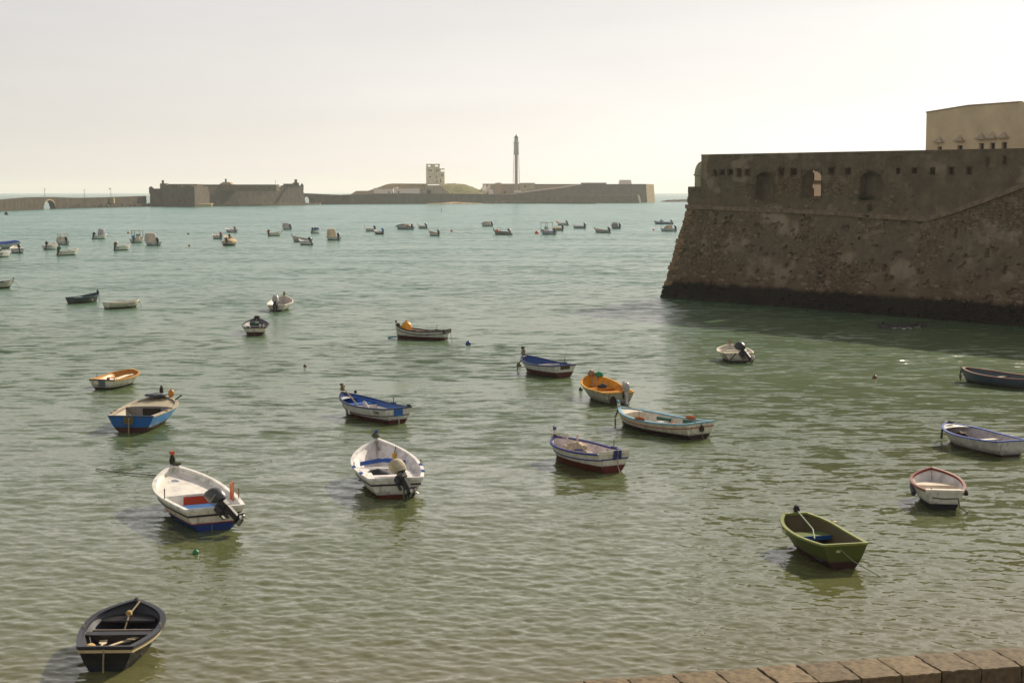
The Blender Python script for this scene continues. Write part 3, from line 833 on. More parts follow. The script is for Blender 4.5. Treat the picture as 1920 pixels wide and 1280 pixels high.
def plan_prism(mb, plan, z0, z1, batter=0.0, mi=0):
    """plan: list of (x, y) counter-clockwise or clockwise; the top is inset by batter"""
    n = len(plan); P = [Vector((x, y, 0)) for x, y in plan]; c = sum(P, Vector()) / n
    top = []
    for i in range(n):
        a, b, d = P[i - 1], P[i], P[(i + 1) % n]
        e1 = (b - a).normalized(); e2 = (d - b).normalized()
        n1 = Vector((-e1.y, e1.x, 0)); n2 = Vector((-e2.y, e2.x, 0))
        if n1.dot(c - b) < 0: n1 = -n1
        if n2.dot(c - b) < 0: n2 = -n2
        den = 1 + n1.dot(n2)
        top.append(b + (n1 + n2) * (batter / den if den > 0.2 else batter))
    zz = z1 if isinstance(z1, (list, tuple)) else [z1] * n
    V = [p + Vector((0, 0, z0)) for p in P] + [t + Vector((0, 0, z)) for t, z in zip(top, zz)]
    mb.add(V, [tuple(range(n, 2 * n))] + [(i, (i + 1) % n, n + (i + 1) % n, n + i) for i in range(n)], mi)
    return top

def pxy(px, d): p = atd(px, 360, d); return (p.x, d)
def pz(py, d): return atd(960, py, d).z

def far_box(mb, x0, x1, y0, y1, d, dep, mi=0):
    """box whose front face at distance d spans these photo pixels"""
    a, b = atd(x0, y1, d), atd(x1, y0, d)
    mb.box(a.x, b.x, d, d + dep, a.z, b.z, mi)

def rock_mass(name, rows, label, height_jit=0.5, mat_=None, seed=1, depth=9.0):
    """rough rocks along the water's edge: rows of (px, base_py, top_py)"""
    rr = random.Random(seed); mb = MB(); top, mid, base, back = [], [], [], []
    xs = np.linspace(rows[0][0], rows[-1][0], max(14, int(abs(rows[-1][0] - rows[0][0]) / 1.6)))
    for x in xs:
        by = float(np.interp(x, [r[0] for r in rows], [r[1] for r in rows])); ty = float(np.interp(x, [r[0] for r in rows], [r[2] for r in rows]))
        d = seadist(by); z = atd(x, ty, d).z; j = rr.uniform(-1, 1)
        p = atd(x, by, d)
        base.append(Vector((p.x, d + rr.uniform(-2, 1), -1.0)))
        mid.append(Vector((p.x + rr.uniform(-.4, .4), d + depth * .25 + rr.uniform(-1.5, 1.5), z * rr.uniform(.4, .75))))
        top.append(Vector((p.x * (1 + depth * .6 / d), d + depth * .6, z + j * height_jit)))
        back.append(Vector((p.x * (1 + depth / d), d + depth, -1.0)))
    mb.grid([base, mid, top, back])
    o = mb.build(name, mat_ or M_ROCK, recalc=True)
    tag(o, label, 'rocks')
    return o

# causeway on the left, with its bridge arch
def make_causeway():
    root = empty('causeway', (0, 0, 0)); tag(root, 'low brown stone causeway with a round bridge arch at the far left', 'causeway')
    mb = MB()
    rows = [(-110, 400.5, 379), (-60, 398.5, 377.5), (0, 396, 375), (40, 394.2, 371.5), (62, 393.3, 370), (82, 392.6, 369.5)]
    ptsA, oA = strip_wall(mb, rows, 3.0)
    rows2 = [(104, 391.6, 369.5), (125, 391, 370.5), (150, 390.2, 371), (180, 389.4, 370.5), (230, 388, 369), (275, 386.8, 367.5)]
    ptsB, oB = strip_wall(mb, rows2, 3.0)
    a, b = ptsA[-1], ptsB[0]
    arch_piece(mb, a[0], b[0], a[1].z, b[1].z, 0.6, pz(375.8, a[0].y), oA[-1] * 3.0)
    mb.build('wall', mat((0.068, 0.052, 0.034), 0.92, 0.4, 0.3, 0.6, (0.035, 0.028, 0.02), spec=0.15, dscale=0.2), root)
    # ring of the arch, slightly proud
    rg = MB(); n = 14
    for i in range(n):
        f0, f1 = i / n + .003, (i + 1) / n - .003; q = []
        for f in (f0, f1):
            p = a[0].lerp(b[0], f); s = math.sqrt(max(0, 1 - (2 * f - 1) ** 2)); c = pz(375.8, a[0].y)
            q.append(Vector((p.x, p.y, 0.6 + (c - 0.6) * s)) - oA[-1] * 0.12)
        v = MB(); up = Vector((0, 0, 0.55))
        v.prism([q[0], q[1], q[1] + up, q[0] + up], oA[-1] * 0.3)
        v.build('voussoir', M_TAN, root)
    # pale pier standing on the causeway side
    m = MB(); d = seadist(388.6); far_box(m, 205.5, 213, 371, 381, d - 3, 3); m.build('pier', M_TAN, root)
    return root
make_causeway()
rock_mass('rock_shelf', [(126, 391, 388), (140, 390.6, 381), (165, 389.8, 380), (200, 389, 382), (240, 388, 382.5), (286, 387.3, 381)], 'dark rocks along the foot of the causeway left of the small fort', 0.5, seed=3)

def lamp_post(px, by, ty, d, label, arm=0):
    p = atd(px, by, d); h = atd(px, ty, d).z - p.z
    root = empty('lamp_post', p); tag(root, label, 'lamp post', 'lamp posts on the causeway')
    m = MB(); m.tube([(0, 0, 0), (0, 0, h)], [0.14, 0.09], 6); m.build('pole', mat((0.08, 0.08, 0.08), 0.6), root)
    m = MB()
    if arm: m.box(-0.9, 0.1, -.25, .25, h - .35, h); m.box(-0.9, -.5, -.25, .25, h - .7, h - .35)
    else: m.box(-0.5, 0.5, -.15, .15, h - .2, h)
    m.build('lamp_head', mat((0.10, 0.10, 0.10), 0.6), root)
lamp_post(84, 370, 354, seadist(392), 'thin lamp post on the causeway above the bridge arch')
lamp_post(158.5, 371.5, 356, seadist(389.5), 'thin lamp post on the causeway between the arch and the pale pier')
lamp_post(208, 371.5, 353, seadist(388.5), 'lamp post with a side lantern above the pale pier on the causeway', 1)

def bartizan(root, px, ytop, yroof, ybase, ytip, d, r, M):
    p = atd(px, ybase, d); z = [atd(px, y, d).z for y in (ytop, yroof, ybase, ytip)]
    m = MB(); m.lathe([(r * .2, z[3]), (r * .75, z[2]), (r, z[2] + .3), (r, z[1]), (r * 1.15, z[1] + .05), (r * 1.15, z[1] + .4), (r * .7, z[1] + (z[0] - z[1]) * .55), (r * .15, z[0] - .3), (0.02, z[0])], (p.x, p.y, 0), 12)
    return m.build('sentry_turret', M, root, True)

def make_small_fort():
    root = empty('small_fort', (0, 0, 0)); tag(root, 'dark low fort with corner sentry turrets between causeway and island', 'fort')
    d0, d1, d2, d3 = seadist(387), seadist(388.2), seadist(386.2), seadist(383.6)
    A, B, C, D = pxy(299, d0), pxy(365, d1), pxy(395, d2), pxy(574, d3)
    zt = pz(349, d1); 
    m = MB()
    plan_prism(m, [A, B, C, (C[0] + 20, C[1] + 40), pxy(303, d0 + 45)], -1, zt, 1.6)
    m.build('bastion', M_DARKSTONE, root)
    m = MB()
    plan_prism(m, [(C[0] - 2, C[1] + 1), D, pxy(562, d3 + 28), (C[0] + 2, C[1] + 34)], -1, [pz(350, d2), pz(350, d3), pz(350, d3), pz(350, d2)], 2.4)
    m.build('curtain_wall', M_DARKSTONE, root)
    # upper storey set back
    m = MB(); far_box(m, 305, 369, 345.2, 356, d0 + 14, 20); far_box(m, 300, 312, 344, 356, d0 + 8, 6); m.build('upper_wall', M_BROWN, root)
    m = MB(); far_box(m, 368.5, 518, 346, 358, d2 + 12, 14); m.build('upper_wall', M_BROWN, root)
    m = MB(); far_box(m, 326, 342, 347, 352, d0 + 13.5, 0.4); m.build('panel', M_TAN, root)  # tan slabs over the brown wall: a sunlit strip put into the colour
    m = MB(); far_box(m, 345, 367, 347, 352, d0 + 13.5, 0.4); m.build('panel', M_TAN, root)
    m = MB(); far_box(m, 285, 300, 353.6, 392, d0 + 3, 10); far_box(m, 281.5, 300, 366, 392, d0 + 2, 10); m.build('low_wall', M_DARKSTONE, root)
    m = MB(); far_box(m, 303.3, 306.8, 338, 346, d0 + 9, 1.0); m.build('chimney', M_DARKSTONE, root)
    # parapet blocks with gun gaps
    for x0, x1 in ((370, 379), (386, 397), (404, 412), (421, 430), (438, 446), (455, 470), (476, 500), (505, 520), (526, 562)):
        m = MB(); dd = float(np.interp(x0, [365, 570], [d2, d3])); far_box(m, x0, x1, 347.8, 351.5, dd + 3, 2.2); m.build('merlon', M_BROWN, root)
    for x0, x1 in ((308, 318), (322, 340), (346, 358)):
        m = MB(); far_box(m, x0, x1, 347.6, 351.5, d1 + 8, 2); m.build('merlon', M_DARKSTONE, root)
    # hut with a chimney on the roof
    dd = d2 + 16; a = atd(409, 347, dd); b = atd(436, 347, dd); c = atd(418, 341.5, dd); e = atd(430, 341.5, dd)
    m = MB(); m.prism([Vector((a.x, dd, a.z)), Vector((b.x, dd, b.z)), Vector((e.x, dd, e.z)), Vector((c.x, dd, c.z))], (0, 9, 0)); hut = m.build('roof_hut', M_TAN, root)
    m = MB(); far_box(m, 421.8, 424.6, 335.5, 343, dd + 2, .9); m.build('chimney', M_BROWN, hut)
    m = MB(); far_box(m, 531, 551, 344.5, 350.5, d3 + 4, 8); far_box(m, 549, 559, 342.5, 350.5, d3 + 5, 6); k = m.build('gate_house', M_DARKSTONE, root)
    m = MB(); far_box(m, 552, 556.6, 336.5, 344, d3 + 6, 1.8); m.build('chimney', M_DARKSTONE, k)
    m = MB(); p = atd(517, 350, d2 + 10); m.tube([p, p + Vector((0, 0, pz(337, d2 + 10) - p.z))], .1, 5); m.build('mast', mat((.1, .09, .08), .7), root)
    bartizan(root, 283.5, 348.5, 354, 363, 367.5, d0 + 2, 1.35, M_DARKSTONE)
    bartizan(root, 566.3, 343, 349.5, 357, 363, d3 + 3, 1.15, M_DARKSTONE)
    # sunny landing at the foot of the bastion
    m = MB(); plan_prism(m, [pxy(365.5, d1 + 4), pxy(396, d1 + 14), (pxy(396, d2)[0], d2 + 9), (pxy(366, d1)[0] - 3, d1 + 16)], -1, pz(382.5, d1)); m.build('landing', M_TAN, root)
    m = MB(); strip_wall(m, [(396, 387.2, 383), (450, 386.6, 383.2), (520, 385.6, 383), (578, 384.6, 381.8)], 8.0); m.build('plinth', M_BROWN, root)
make_small_fort()

def make_bridge():
    root = empty('stone_bridge', (0, 0, 0)); tag(root, 'dark stone bridge with one low arch right of the small fort', 'bridge')
    mb = MB(); d = seadist(383.4)
    A = [(560, 383.6, 362.5), (570.5, 383.5, 362.5)]; B = [(589, 383.3, 363.2), (600, 383.2, 364), (652, 382.9, 366)]
    pa, oa = strip_wall(mb, A, 5.0); pb, ob = strip_wall(mb, B, 5.0)
    arch_piece(mb, pa[-1][0], pb[0][0], pa[-1][1].z, pb[0][1].z, pz(374.5, d), pz(367.8, d), oa[-1] * 5.0)
    mb.build('wall', M_DARKSTONE, root)
    m = MB(); far_box(m, 571, 600, 380.6, 386, d - 5, 4); m.build('apron', M_TAN, root)
make_bridge()

def make_island():
    # ground of the island
    m = MB(); dI = seadist(381.5)
    plan_prism(m, [pxy(652, dI + 6), pxy(1200, dI + 30), pxy(1205, dI + 170), pxy(600, dI + 170)], -1, pz(366, dI), 2)
    o = m.build('island_ground', M_BROWN); tag(o, kind='structure')
    root = empty('island_sea_wall', (0, 0, 0)); tag(root, 'long dark grey sea wall along the island shore', 'sea wall')
    m = MB()
    strip_wall(m, [(652, 382.9, 365.2), (700, 382.6, 363.2), (760, 382.4, 362.8), (830, 382.0, 363.2), (900, 381.4, 364), (945, 381.0, 365), (978, 380.8, 362.5)], 6.0, batter=0.6)
    m.build('wall', M_GREYW, root)
    fort = empty('island_fort', (0, 0, 0)); tag(fort, 'large grey fort wall rising to a square corner at the island right end', 'fort')
    m = MB()
    P, O = strip_wall(m, [(978, 380.8, 362.0), (1020, 380.5, 356.5), (1060, 380.3, 351.5), (1092, 380.1, 346), (1150, 379.8, 345.2), (1211, 379.5, 345)], 12.0, batter=1.5)
    m.build('wall', M_GREYW, fort)
    # end face towards the sun; the sunlight is put into its paler tan
    m = MB(); d = seadist(379.5); a = atd(1211, 345, d); a0 = atd(1213.5, 379.5, d)
    far = 24.0
    b0 = atd(1228, 379, d + far); b = atd(1226, 345.6, d + far)
    m.add([(a0.x, d - 1.2, -1), (a.x + .02, d + .02, a.z), (b.x, d + far, b.z), (b0.x, d + far, -1), (a.x - 6, d + far + 12, -1), (a.x - 6, d + far + 12, b.z)], [(0, 1, 2, 3), (3, 2, 5, 4), (1, 5, 2)])
    m.build('end_wall', M_TAN, fort)
    m = MB(); far_box(m, 1090, 1137, 342.6, 347, d + 14, 8); m.build('parapet', M_BROWN, fort)
    m = MB(); p = [atd(x, y, d + 16) for x, y in ((1161, 345.4), (1184.5, 345.4), (1183, 337.4), (1162.5, 337.4))]; m.prism(p, (0, 9, 0)); m.build('blockhouse', M_CREAM, fort)
    for x in (1155.5, 1175, 1194.5):
        m = MB(); dd = seadist(379.6); far_box(m, x - 1.2, x + 1.2, 360.5, 363, dd - .95, 1.4); m.build('gun_port', M_HOLE, fort)
    m = MB(); far_box(m, 1002, 1100, 346.2, 362, d + 40, 4); m.build('rear_wall', mat((0.40, 0.29, 0.20), 0.9, .1, .3), fort)
    m = MB(); far_box(m, 1002, 1100, 345.2, 346.9, d + 39.7, 4.4); m.build('coping', M_BROWN, fort)
    # low jetty
    m = MB(); strip_wall(m, [(940, 381.6, 379), (1000, 381.9, 379.2), (1060, 382.2, 379.8), (1113, 382.4, 380.4)], 5.0); o = m.build('jetty', M_ROCK); tag(o, 'low dark jetty lying along the foot of the island fort', 'jetty')
    rock_mass('rock_islet', [(1239, 378.4, 377.6), (1250, 378.5, 375), (1275, 378.5, 374.2), (1282, 378.4, 373.6), (1300, 378.4, 375.3), (1330, 378.4, 377)], 'flat dark rock islet just left of the bastion corner', 0.25, seed=8, depth=14)
    rock_mass('sand_bank', [(800, 382.4, 381.8), (830, 382.5, 380.6), (852, 382.3, 378.6), (872, 382.2, 380.0), (905, 382.0, 381.4)], 'small bright sand bank at the foot of the island sea wall', 0.1, M_SAND, 5, 7)
    rock_mass('shore_rocks', [(900, 381.8, 380), (925, 381.9, 377.2), (955, 381.8, 376), (990, 381.7, 378.8), (1012, 381.7, 380.5)], 'dark shore rocks in front of the island below the lighthouse', 0.3, seed=11, depth=8)
    # earth bank with a pale crest on the left of the island
    D = dI + 70
    m = MB(); p = [atd(x, y, D) for x, y in ((655, 366), (668, 358), (690, 357.8), (705, 353), (725, 345.6), (735, 344.2), (800, 344.4), (800, 366))]; m.prism(p, (0, 20, 0))
    o = m.build('earth_bank', M_TAN); tag(o, 'sloping tan bank behind the white buildings on the island', 'bank', kind='structure')
    # low white buildings
    def block(name, label, x0, x1, y0, y1, dd, dep, M, wins=()):
        r = empty(name, (0, 0, 0)); tag(r, label, 'building', 'low island buildings')
        q = MB(); far_box(q, x0, x1, y0, y1, dd, dep); q.build('wall', M, r)
        q = MB(); far_box(q, x0 - .5, x1 + .5, y0 - .8, y0, dd - .4, dep + .8); q.build('roof', M_TAN, r)
        for wx, wy, ww, wh in wins:
            q = MB(); far_box(q, wx - ww / 2, wx + ww / 2, wy - wh / 2, wy + wh / 2, dd - .06, .2); q.build('window', M_HOLE, r)
        return r
    block('white_house', 'long low whitewashed house at the left of the island', 701, 737, 353.6, 366, dI + 40, 16, M_CREAM, [(729.5, 361, 2, 3), (736, 361, 1.6, 3)])
    block('white_house', 'low whitewashed house with a bright end wall left of the square tower', 746, 786, 353, 366, dI + 36, 20, M_CREAM, [(747.5, 360.5, 2.4, 3.4)])
    block('small_house', 'small bright hut between the two whitewashed island houses', 738, 745, 350.5, 366, dI + 33, 8, M_CREAM)
    block('terrace_house', 'flat tan house with stepped roof on top of the island bank', 748, 795, 347, 356, dI + 60, 10, M_TAN)
    r = empty('stone_rampart', (0, 0, 0)); tag(r, 'pale stone rampart with an arched doorway below the square tower', 'wall')
    q = MB(); dd = dI + 44
    steps = [(786, 366), (786, 352), (796, 352), (796, 347.5), (826, 347.5), (829, 350), (831, 350), (833, 353.5), (836, 353.5), (838, 358), (841, 358), (843, 363), (846, 363), (848, 366)]
    q.prism([atd(x, y, dd) for x, y in steps], (0, 6, 0)); q.build('wall', mat((0.40, 0.34, 0.25), .9, .3, .4, .5, (.22, .18, .13), dscale=.4), r)
    q = MB(); ps = [(800, 363), (800, 358)] + [(804 - 4 * math.cos(R(a)), 358 - 3 * math.sin(R(a))) for a in range(20, 170, 25)] + [(808, 358), (808, 363)]
    q.prism([atd(x, y, dd - .08) for x, y in ps], (0, .3, 0)); q.build('arched_door', M_HOLE, r)
    # grassy slope
    q = MB(); d1 = dI + 48; d2 = dI + 80
    f = [atd(x, y, d1) for x, y in ((822, 366), (838, 361), (850, 364), (913, 366))]; t_ = [atd(x, y, d2) for x, y in ((824, 344.6), (850, 343.9), (872, 345), (900, 356))]
    rows = []
    for i in range(9):
        w = i / 8; rows.append([])
        for j in range(25):
            g = j / 24 * 3; a = int(min(g, 2)); ff = f[a].lerp(f[a + 1], g - a); tt = t_[a].lerp(t_[a + 1], g - a)
            p = ff.lerp(tt, w); p.z += random.uniform(-.35, .35) + 1.2 * math.sin(w * math.pi); rows[-1].append(p)
    q.grid(rows); q.grid([rows[-1], [p + Vector((0, 30, -9)) for p in rows[-1]]]); o = q.build('grassy_slope', M_GRASS, smooth='all'); tag(o, 'olive green grassy slope right of the square tower', 'slope', kind='structure')
    # square tower
    tr = empty('square_tower', (0, 0, 0)); tag(tr, 'pale square tower with open rooftop slab and stepped side block', 'tower')
    MT = mat((0.82, 0.71, 0.52), .9, .12, .4, .4, (.33, .26, .17), dscale=.35); dd = dI + 62
    q = MB(); far_box(q, 799, 816.5, 312.4, 346, dd, 9.5); q.build('main_block', MT, tr)
    q = MB(); far_box(q, 815.8, 824.6, 312.4, 346, dd + 2.2, 8); q.build('stair_block', MT, tr)
    q = MB(); far_box(q, 816.5, 833.4, 322, 346, dd - 1.2, 8); q.build('side_block', MT, tr)
    q = MB(); far_box(q, 798.8, 824.8, 307.4, 309.2, dd - .3, 11); rs = q.build('roof_slab', MT, tr)
    for x0, x1 in ((799.3, 802), (807, 815.5), (821.5, 824.4)):
        q = MB(); far_box(q, x0, x1, 309.1, 312.5, dd + .4, 1.5); q.build('roof_post', MT, tr)
    q = MB(); far_box(q, 824.4, 833.6, 316, 318.2, dd - 1.3, 9); q.build('roof_slab', MT, tr)
    q = MB(); far_box(q, 824.4, 826, 318, 322.2, dd - 1.0, 7); q.build('roof_post', MT, tr)
    for x, y, w, h in ((805.6, 320, 1.8, 2.8), (808.8, 320, 1.8, 2.8), (806.2, 331.6, 3, 2.6)):
        q = MB(); far_box(q, x - w / 2, x + w / 2, y - h / 2, y + h / 2, dd - .07, .3); q.build('window', M_HOLE, tr)
    for x, y, w, h in ((818, 331.5, 1.2, 4), (821.6, 319.8, 1.6, 2.6), (818.2, 321.8, 1.8, 4)):
        q = MB(); far_box(q, x - w / 2, x + w / 2, y - h / 2, y + h / 2, dd + (2.13 if y < 322 else -1.27), .3); q.build('window', M_HOLE, tr)
    for x, y, w, h in ((828.3, 328.5, 3, 2.0), (830.8, 328.8, 1.2, 2), (826, 339, 1.8, 6), (819.2, 341, 1.6, 5)):
        q = MB(); far_box(q, x - w / 2, x + w / 2, y - h / 2, y + h / 2, dd - 1.27, .3); q.build('window', M_HOLE, tr)
    # buildings round the lighthouse
    DL = dI + 66
    block('store_house', 'long pinkish tan store behind the lighthouse foot', 905, 975, 345.4, 368, DL + 14, 10, mat((0.40, 0.32, 0.24), .9, .12, .3, .3, (.27, .2, .14)), [(946, 361, 3.5, 5)])
    block('keeper_house', 'cream keeper house with one dark window right of the lighthouse', 975, 1003, 343.8, 362, DL + 6, 14, mat((0.52, 0.43, 0.29), .9, .1, .4), [(984.6, 349.5, 2.6, 3.4), (995.5, 358, 1.6, 2)])
    q = MB(); p = [atd(x, y, DL - 4) for x, y in ((930, 368), (928.4, 354), (928, 343.6), (933, 342.6), (940, 342.8), (939.6, 352), (936, 364), (935, 368))]; q.prism(p, (0, 7, 0)); o = q.build('sloping_buttress', mat((0.50, 0.34, 0.21), .9, .15, .3)); tag(o, 'tall tan tapering buttress left of the lighthouse', 'buttress')
    for k, (x0, x1, xa, xb, lab) in enumerate(((900, 905, 907, 911, 'left of the two pale sloping ramps near the lighthouse'), (905, 909.5, 916, 919, 'right of the two pale sloping ramps near the lighthouse'))):
        q = MB(); p = [atd(*c) for c in ((x0, 361 if k else 356, DL - 2), (x1, 362 if k else 356, DL - 2), (xb, 346, DL + 2), (xa, 347, DL + 2))]; q.prism(p, (0, 6, -3)); o = q.build('sloping_ramp', M_CREAM); tag(o, lab, 'ramp', 'ramps by the lighthouse')
    q = MB(); c = atd(920.5, 366, DL - 5); z1 = atd(920, 359, DL - 5).z; z2 = atd(920, 355.2, DL - 5).z; rd = 2.1
    q.lathe([(rd, c.z - 2), (rd, z1)] + [(rd * math.cos(R(a)), z1 + (z2 - z1) * math.sin(R(a))) for a in range(0, 91, 15)], (c.x, c.y, 0), 14); o = q.build('domed_hut', M_CREAM, smooth=True); tag(o, 'small pale domed hut at the right foot of the grassy slope', 'hut')
    # lighthouse
    lh = empty('lighthouse', (0, 0, 0)); tag(lh, 'tall grey iron lighthouse on lattice legs on the island', 'lighthouse')
    d = DL; cx = atd(968, 357, d).x; Z = lambda y: atd(968, y, d).z
    mp = d / F
    MI = mat((0.45, 0.38, 0.28), .6, .1, 1); MG = mat((0.45, 0.43, 0.38), .55, .1, 1)
    q = MB(); q.lathe([(2.7 * mp, Z(360)), (2.7 * mp, Z(290))], (cx, d, 0), 16); q.build('stair_shaft', MI, lh, True)
    q = MB(); q.lathe([(2.6 * mp, Z(290.2)), (4.9 * mp, Z(289.6)), (4.9 * mp, Z(287)), (4.6 * mp, Z(278)), (4.6 * mp, Z(268.5)), (5.4 * mp, Z(267.6)), (5.4 * mp, Z(266.8)), (3.6 * mp, Z(266.6))], (cx, d, 0), 18); q.build('upper_drum', MG, lh, True)
    q = MB(); q.lathe([(3.55 * mp, Z(266.7)), (3.55 * mp, Z(263)), ], (cx, d, 0), 14); q.build('lantern_base', MG, lh, True)
    q = MB(); q.lathe([(3.3 * mp, Z(263)), (3.3 * mp, Z(258.6))], (cx, d, 0), 12)
    g = mat((0.30, 0.36, 0.33), .15, .1, 2, spec=.6); q.build('lantern_glass', g, lh, True)
    q = MB(); q.lathe([(3.9 * mp, Z(258.8)), (3.7 * mp, Z(257.5)), (2.4 * mp, Z(255)), (.8 * mp, Z(253.8)), (.7 * mp, Z(252.6)), (.15 * mp, Z(252)), (.1 * mp, Z(250))], (cx, d, 0), 14); q.build('lantern_dome', mat((0.10, 0.13, 0.14), .5), lh, True)
    for i in range(12):
        a = 2 * math.pi * i / 12; q = MB(); q.tube([(cx + 3.35 * mp * math.cos(a), d + 3.35 * mp * math.sin(a), Z(263.2)), (cx + 3.35 * mp * math.cos(a), d + 3.35 * mp * math.sin(a), Z(258.5))], .09, 4); q.build('glazing_bar', MG, lh)
    q = MB(); ring = [(cx + 5.4 * mp * math.cos(2 * math.pi * i / 20), d + 5.4 * mp * math.sin(2 * math.pi * i / 20), Z(264.4)) for i in range(21)]; q.tube(ring, .07, 4)
    for i in range(0, 20, 2): q.tube([(ring[i][0], ring[i][1], Z(266.9)), ring[i]], .05, 4)
    q.build('gallery_rail', MG, lh)
    legs = []
    for i in range(8):
        a = 2 * math.pi * (i + .5) / 8
        lo = Vector((cx + 6.9 * mp * math.cos(a), d + 6.9 * mp * math.sin(a), Z(358))); hi = Vector((cx + 4.75 * mp * math.cos(a), d + 4.75 * mp * math.sin(a), Z(288))); legs.append((lo, hi))
        q = MB(); q.tube([lo, hi], .17, 5); q.build('leg', MI, lh)
    ys = [358, 346, 334, 322.5, 311, 300, 289.5]
    for j in range(1, 6):
        q = MB(); f = (358 - ys[j]) / 70; pp = [l[0].lerp(l[1], f) for l in legs]; q.tube(pp + [pp[0]], .08, 4); q.build('ring_beam', MI, lh)
    br = MB()
    for j in range(6):
        f0, f1 = (358 - ys[j]) / 70, (358 - ys[j + 1]) / 70
        for i in range(8):
            a, b = legs[i], legs[(i + 1) % 8]
            br.tube([a[0].lerp(a[1], f0), b[0].lerp(b[1], f1)], .028, 3, caps=False); br.tube([b[0].lerp(b[1], f0), a[0].lerp(a[1], f1)], .028, 3, caps=False)
    br.build('cross_bracing', MI, lh, recalc=False)
    q = MB(); q.box(cx - 4 * mp, cx + 9 * mp, d - 4, d + 6, Z(366), Z(356.8)); q.build('plinth', M_CREAM, lh)
make_island()

def stake(px, by, ty, label):
    p = at(px, by, 0); h = atd(px, ty, p.y).z
    m = MB(); m.tube([(0, 0, -1), (0.03, 0, h * .5), (0, 0.02, h)], [.13, .11, .08], 6); o = m.build('mooring_stake', mat((.09, .08, .07), .8)); o.location = (p.x, p.y, 0)
    tag(o, label, 'stake', 'stakes in the bay')
stake(442, 392, 387, 'thin dark stake in the water in front of the small fort')
stake(828, 398, 389.5, 'thin dark stake in the water in front of the square tower')

# air over the bay
def make_haze():
    m = bpy.data.materials.new('sea_haze'); m.use_nodes = True; t = m.node_tree
    t.nodes.remove(t.nodes['Principled BSDF'])
    v = t.nodes.new('ShaderNodeVolumePrincipled'); v.inputs['Color'].default_value = (1.0, 0.99, 0.97, 1); v.inputs['Density'].default_value = 0.00011; v.inputs['Anisotropy'].default_value = 0.25
    t.links.new(v.outputs[0], t.nodes['Material Output'].inputs['Volume'])
    b = MB(); b.box(-16000, 16000, -60, 16000, -6, 75)
    o = b.build('haze', m); tag(o, 'thin warm haze over the bay', 'haze', kind='stuff')
make_haze()

# ------------------------------------------------------------------ boats
WHITE = '#e9e5da'; CREAMW = '#ece3cf'; REDB = '#6b2a20'; NAVY = '#1e2f6b'; BLUE = '#1f5fae'; BLACK = '#16161a'
def half(P, t):
    tm = P['tm']
    if t < tm: return P['W'] / 2 * (P['tr'] + (1 - P['tr']) * math.sin(math.pi / 2 * t / tm))
    q = (t - tm) / (1 - tm)
    return P['W'] / 2 * (P['blunt'] + (1 - P['blunt']) * (1 - q ** P['bp']))
def sheer(P, t):
    if t < 0.4: return P['hm'] + (P['hs'] - P['hm']) * (1 - t / 0.4) ** 2
    return P['hm'] + (P['hb'] - P['hm']) * ((t - 0.4) / 0.6) ** 1.9
def keel(P, t):
    k = -P['draft'] * (1 + 0.9 * math.sin(math.pi * min(t, 1)))
    if t > 0.7: k *= 1 - 0.9 * ((t - 0.7) / 0.3) ** 2
    return k
def hull_xyz(P, t, z, side, off=0.0):
    zk, zs = keel(P, t), sheer(P, t)
    v = min(max((z - zk) / max(zs - zk, 1e-4), 0), 1)
    e = P['e0'] + (P['e1'] - P['e0']) * t ** 2
    y = half(P, t) * v ** e
    y = max(y - off, 0.0)
    x = t * (P['L'] - P['rake'] * (1 - v) * t ** 3) - P['trk'] * v * (1 - t) ** 3
    return Vector((x, side * y, z))

def smoothstep(a, b, x):
    x = min(max((x - a) / (b - a), 0), 1); return x * x * (3 - 2 * x)

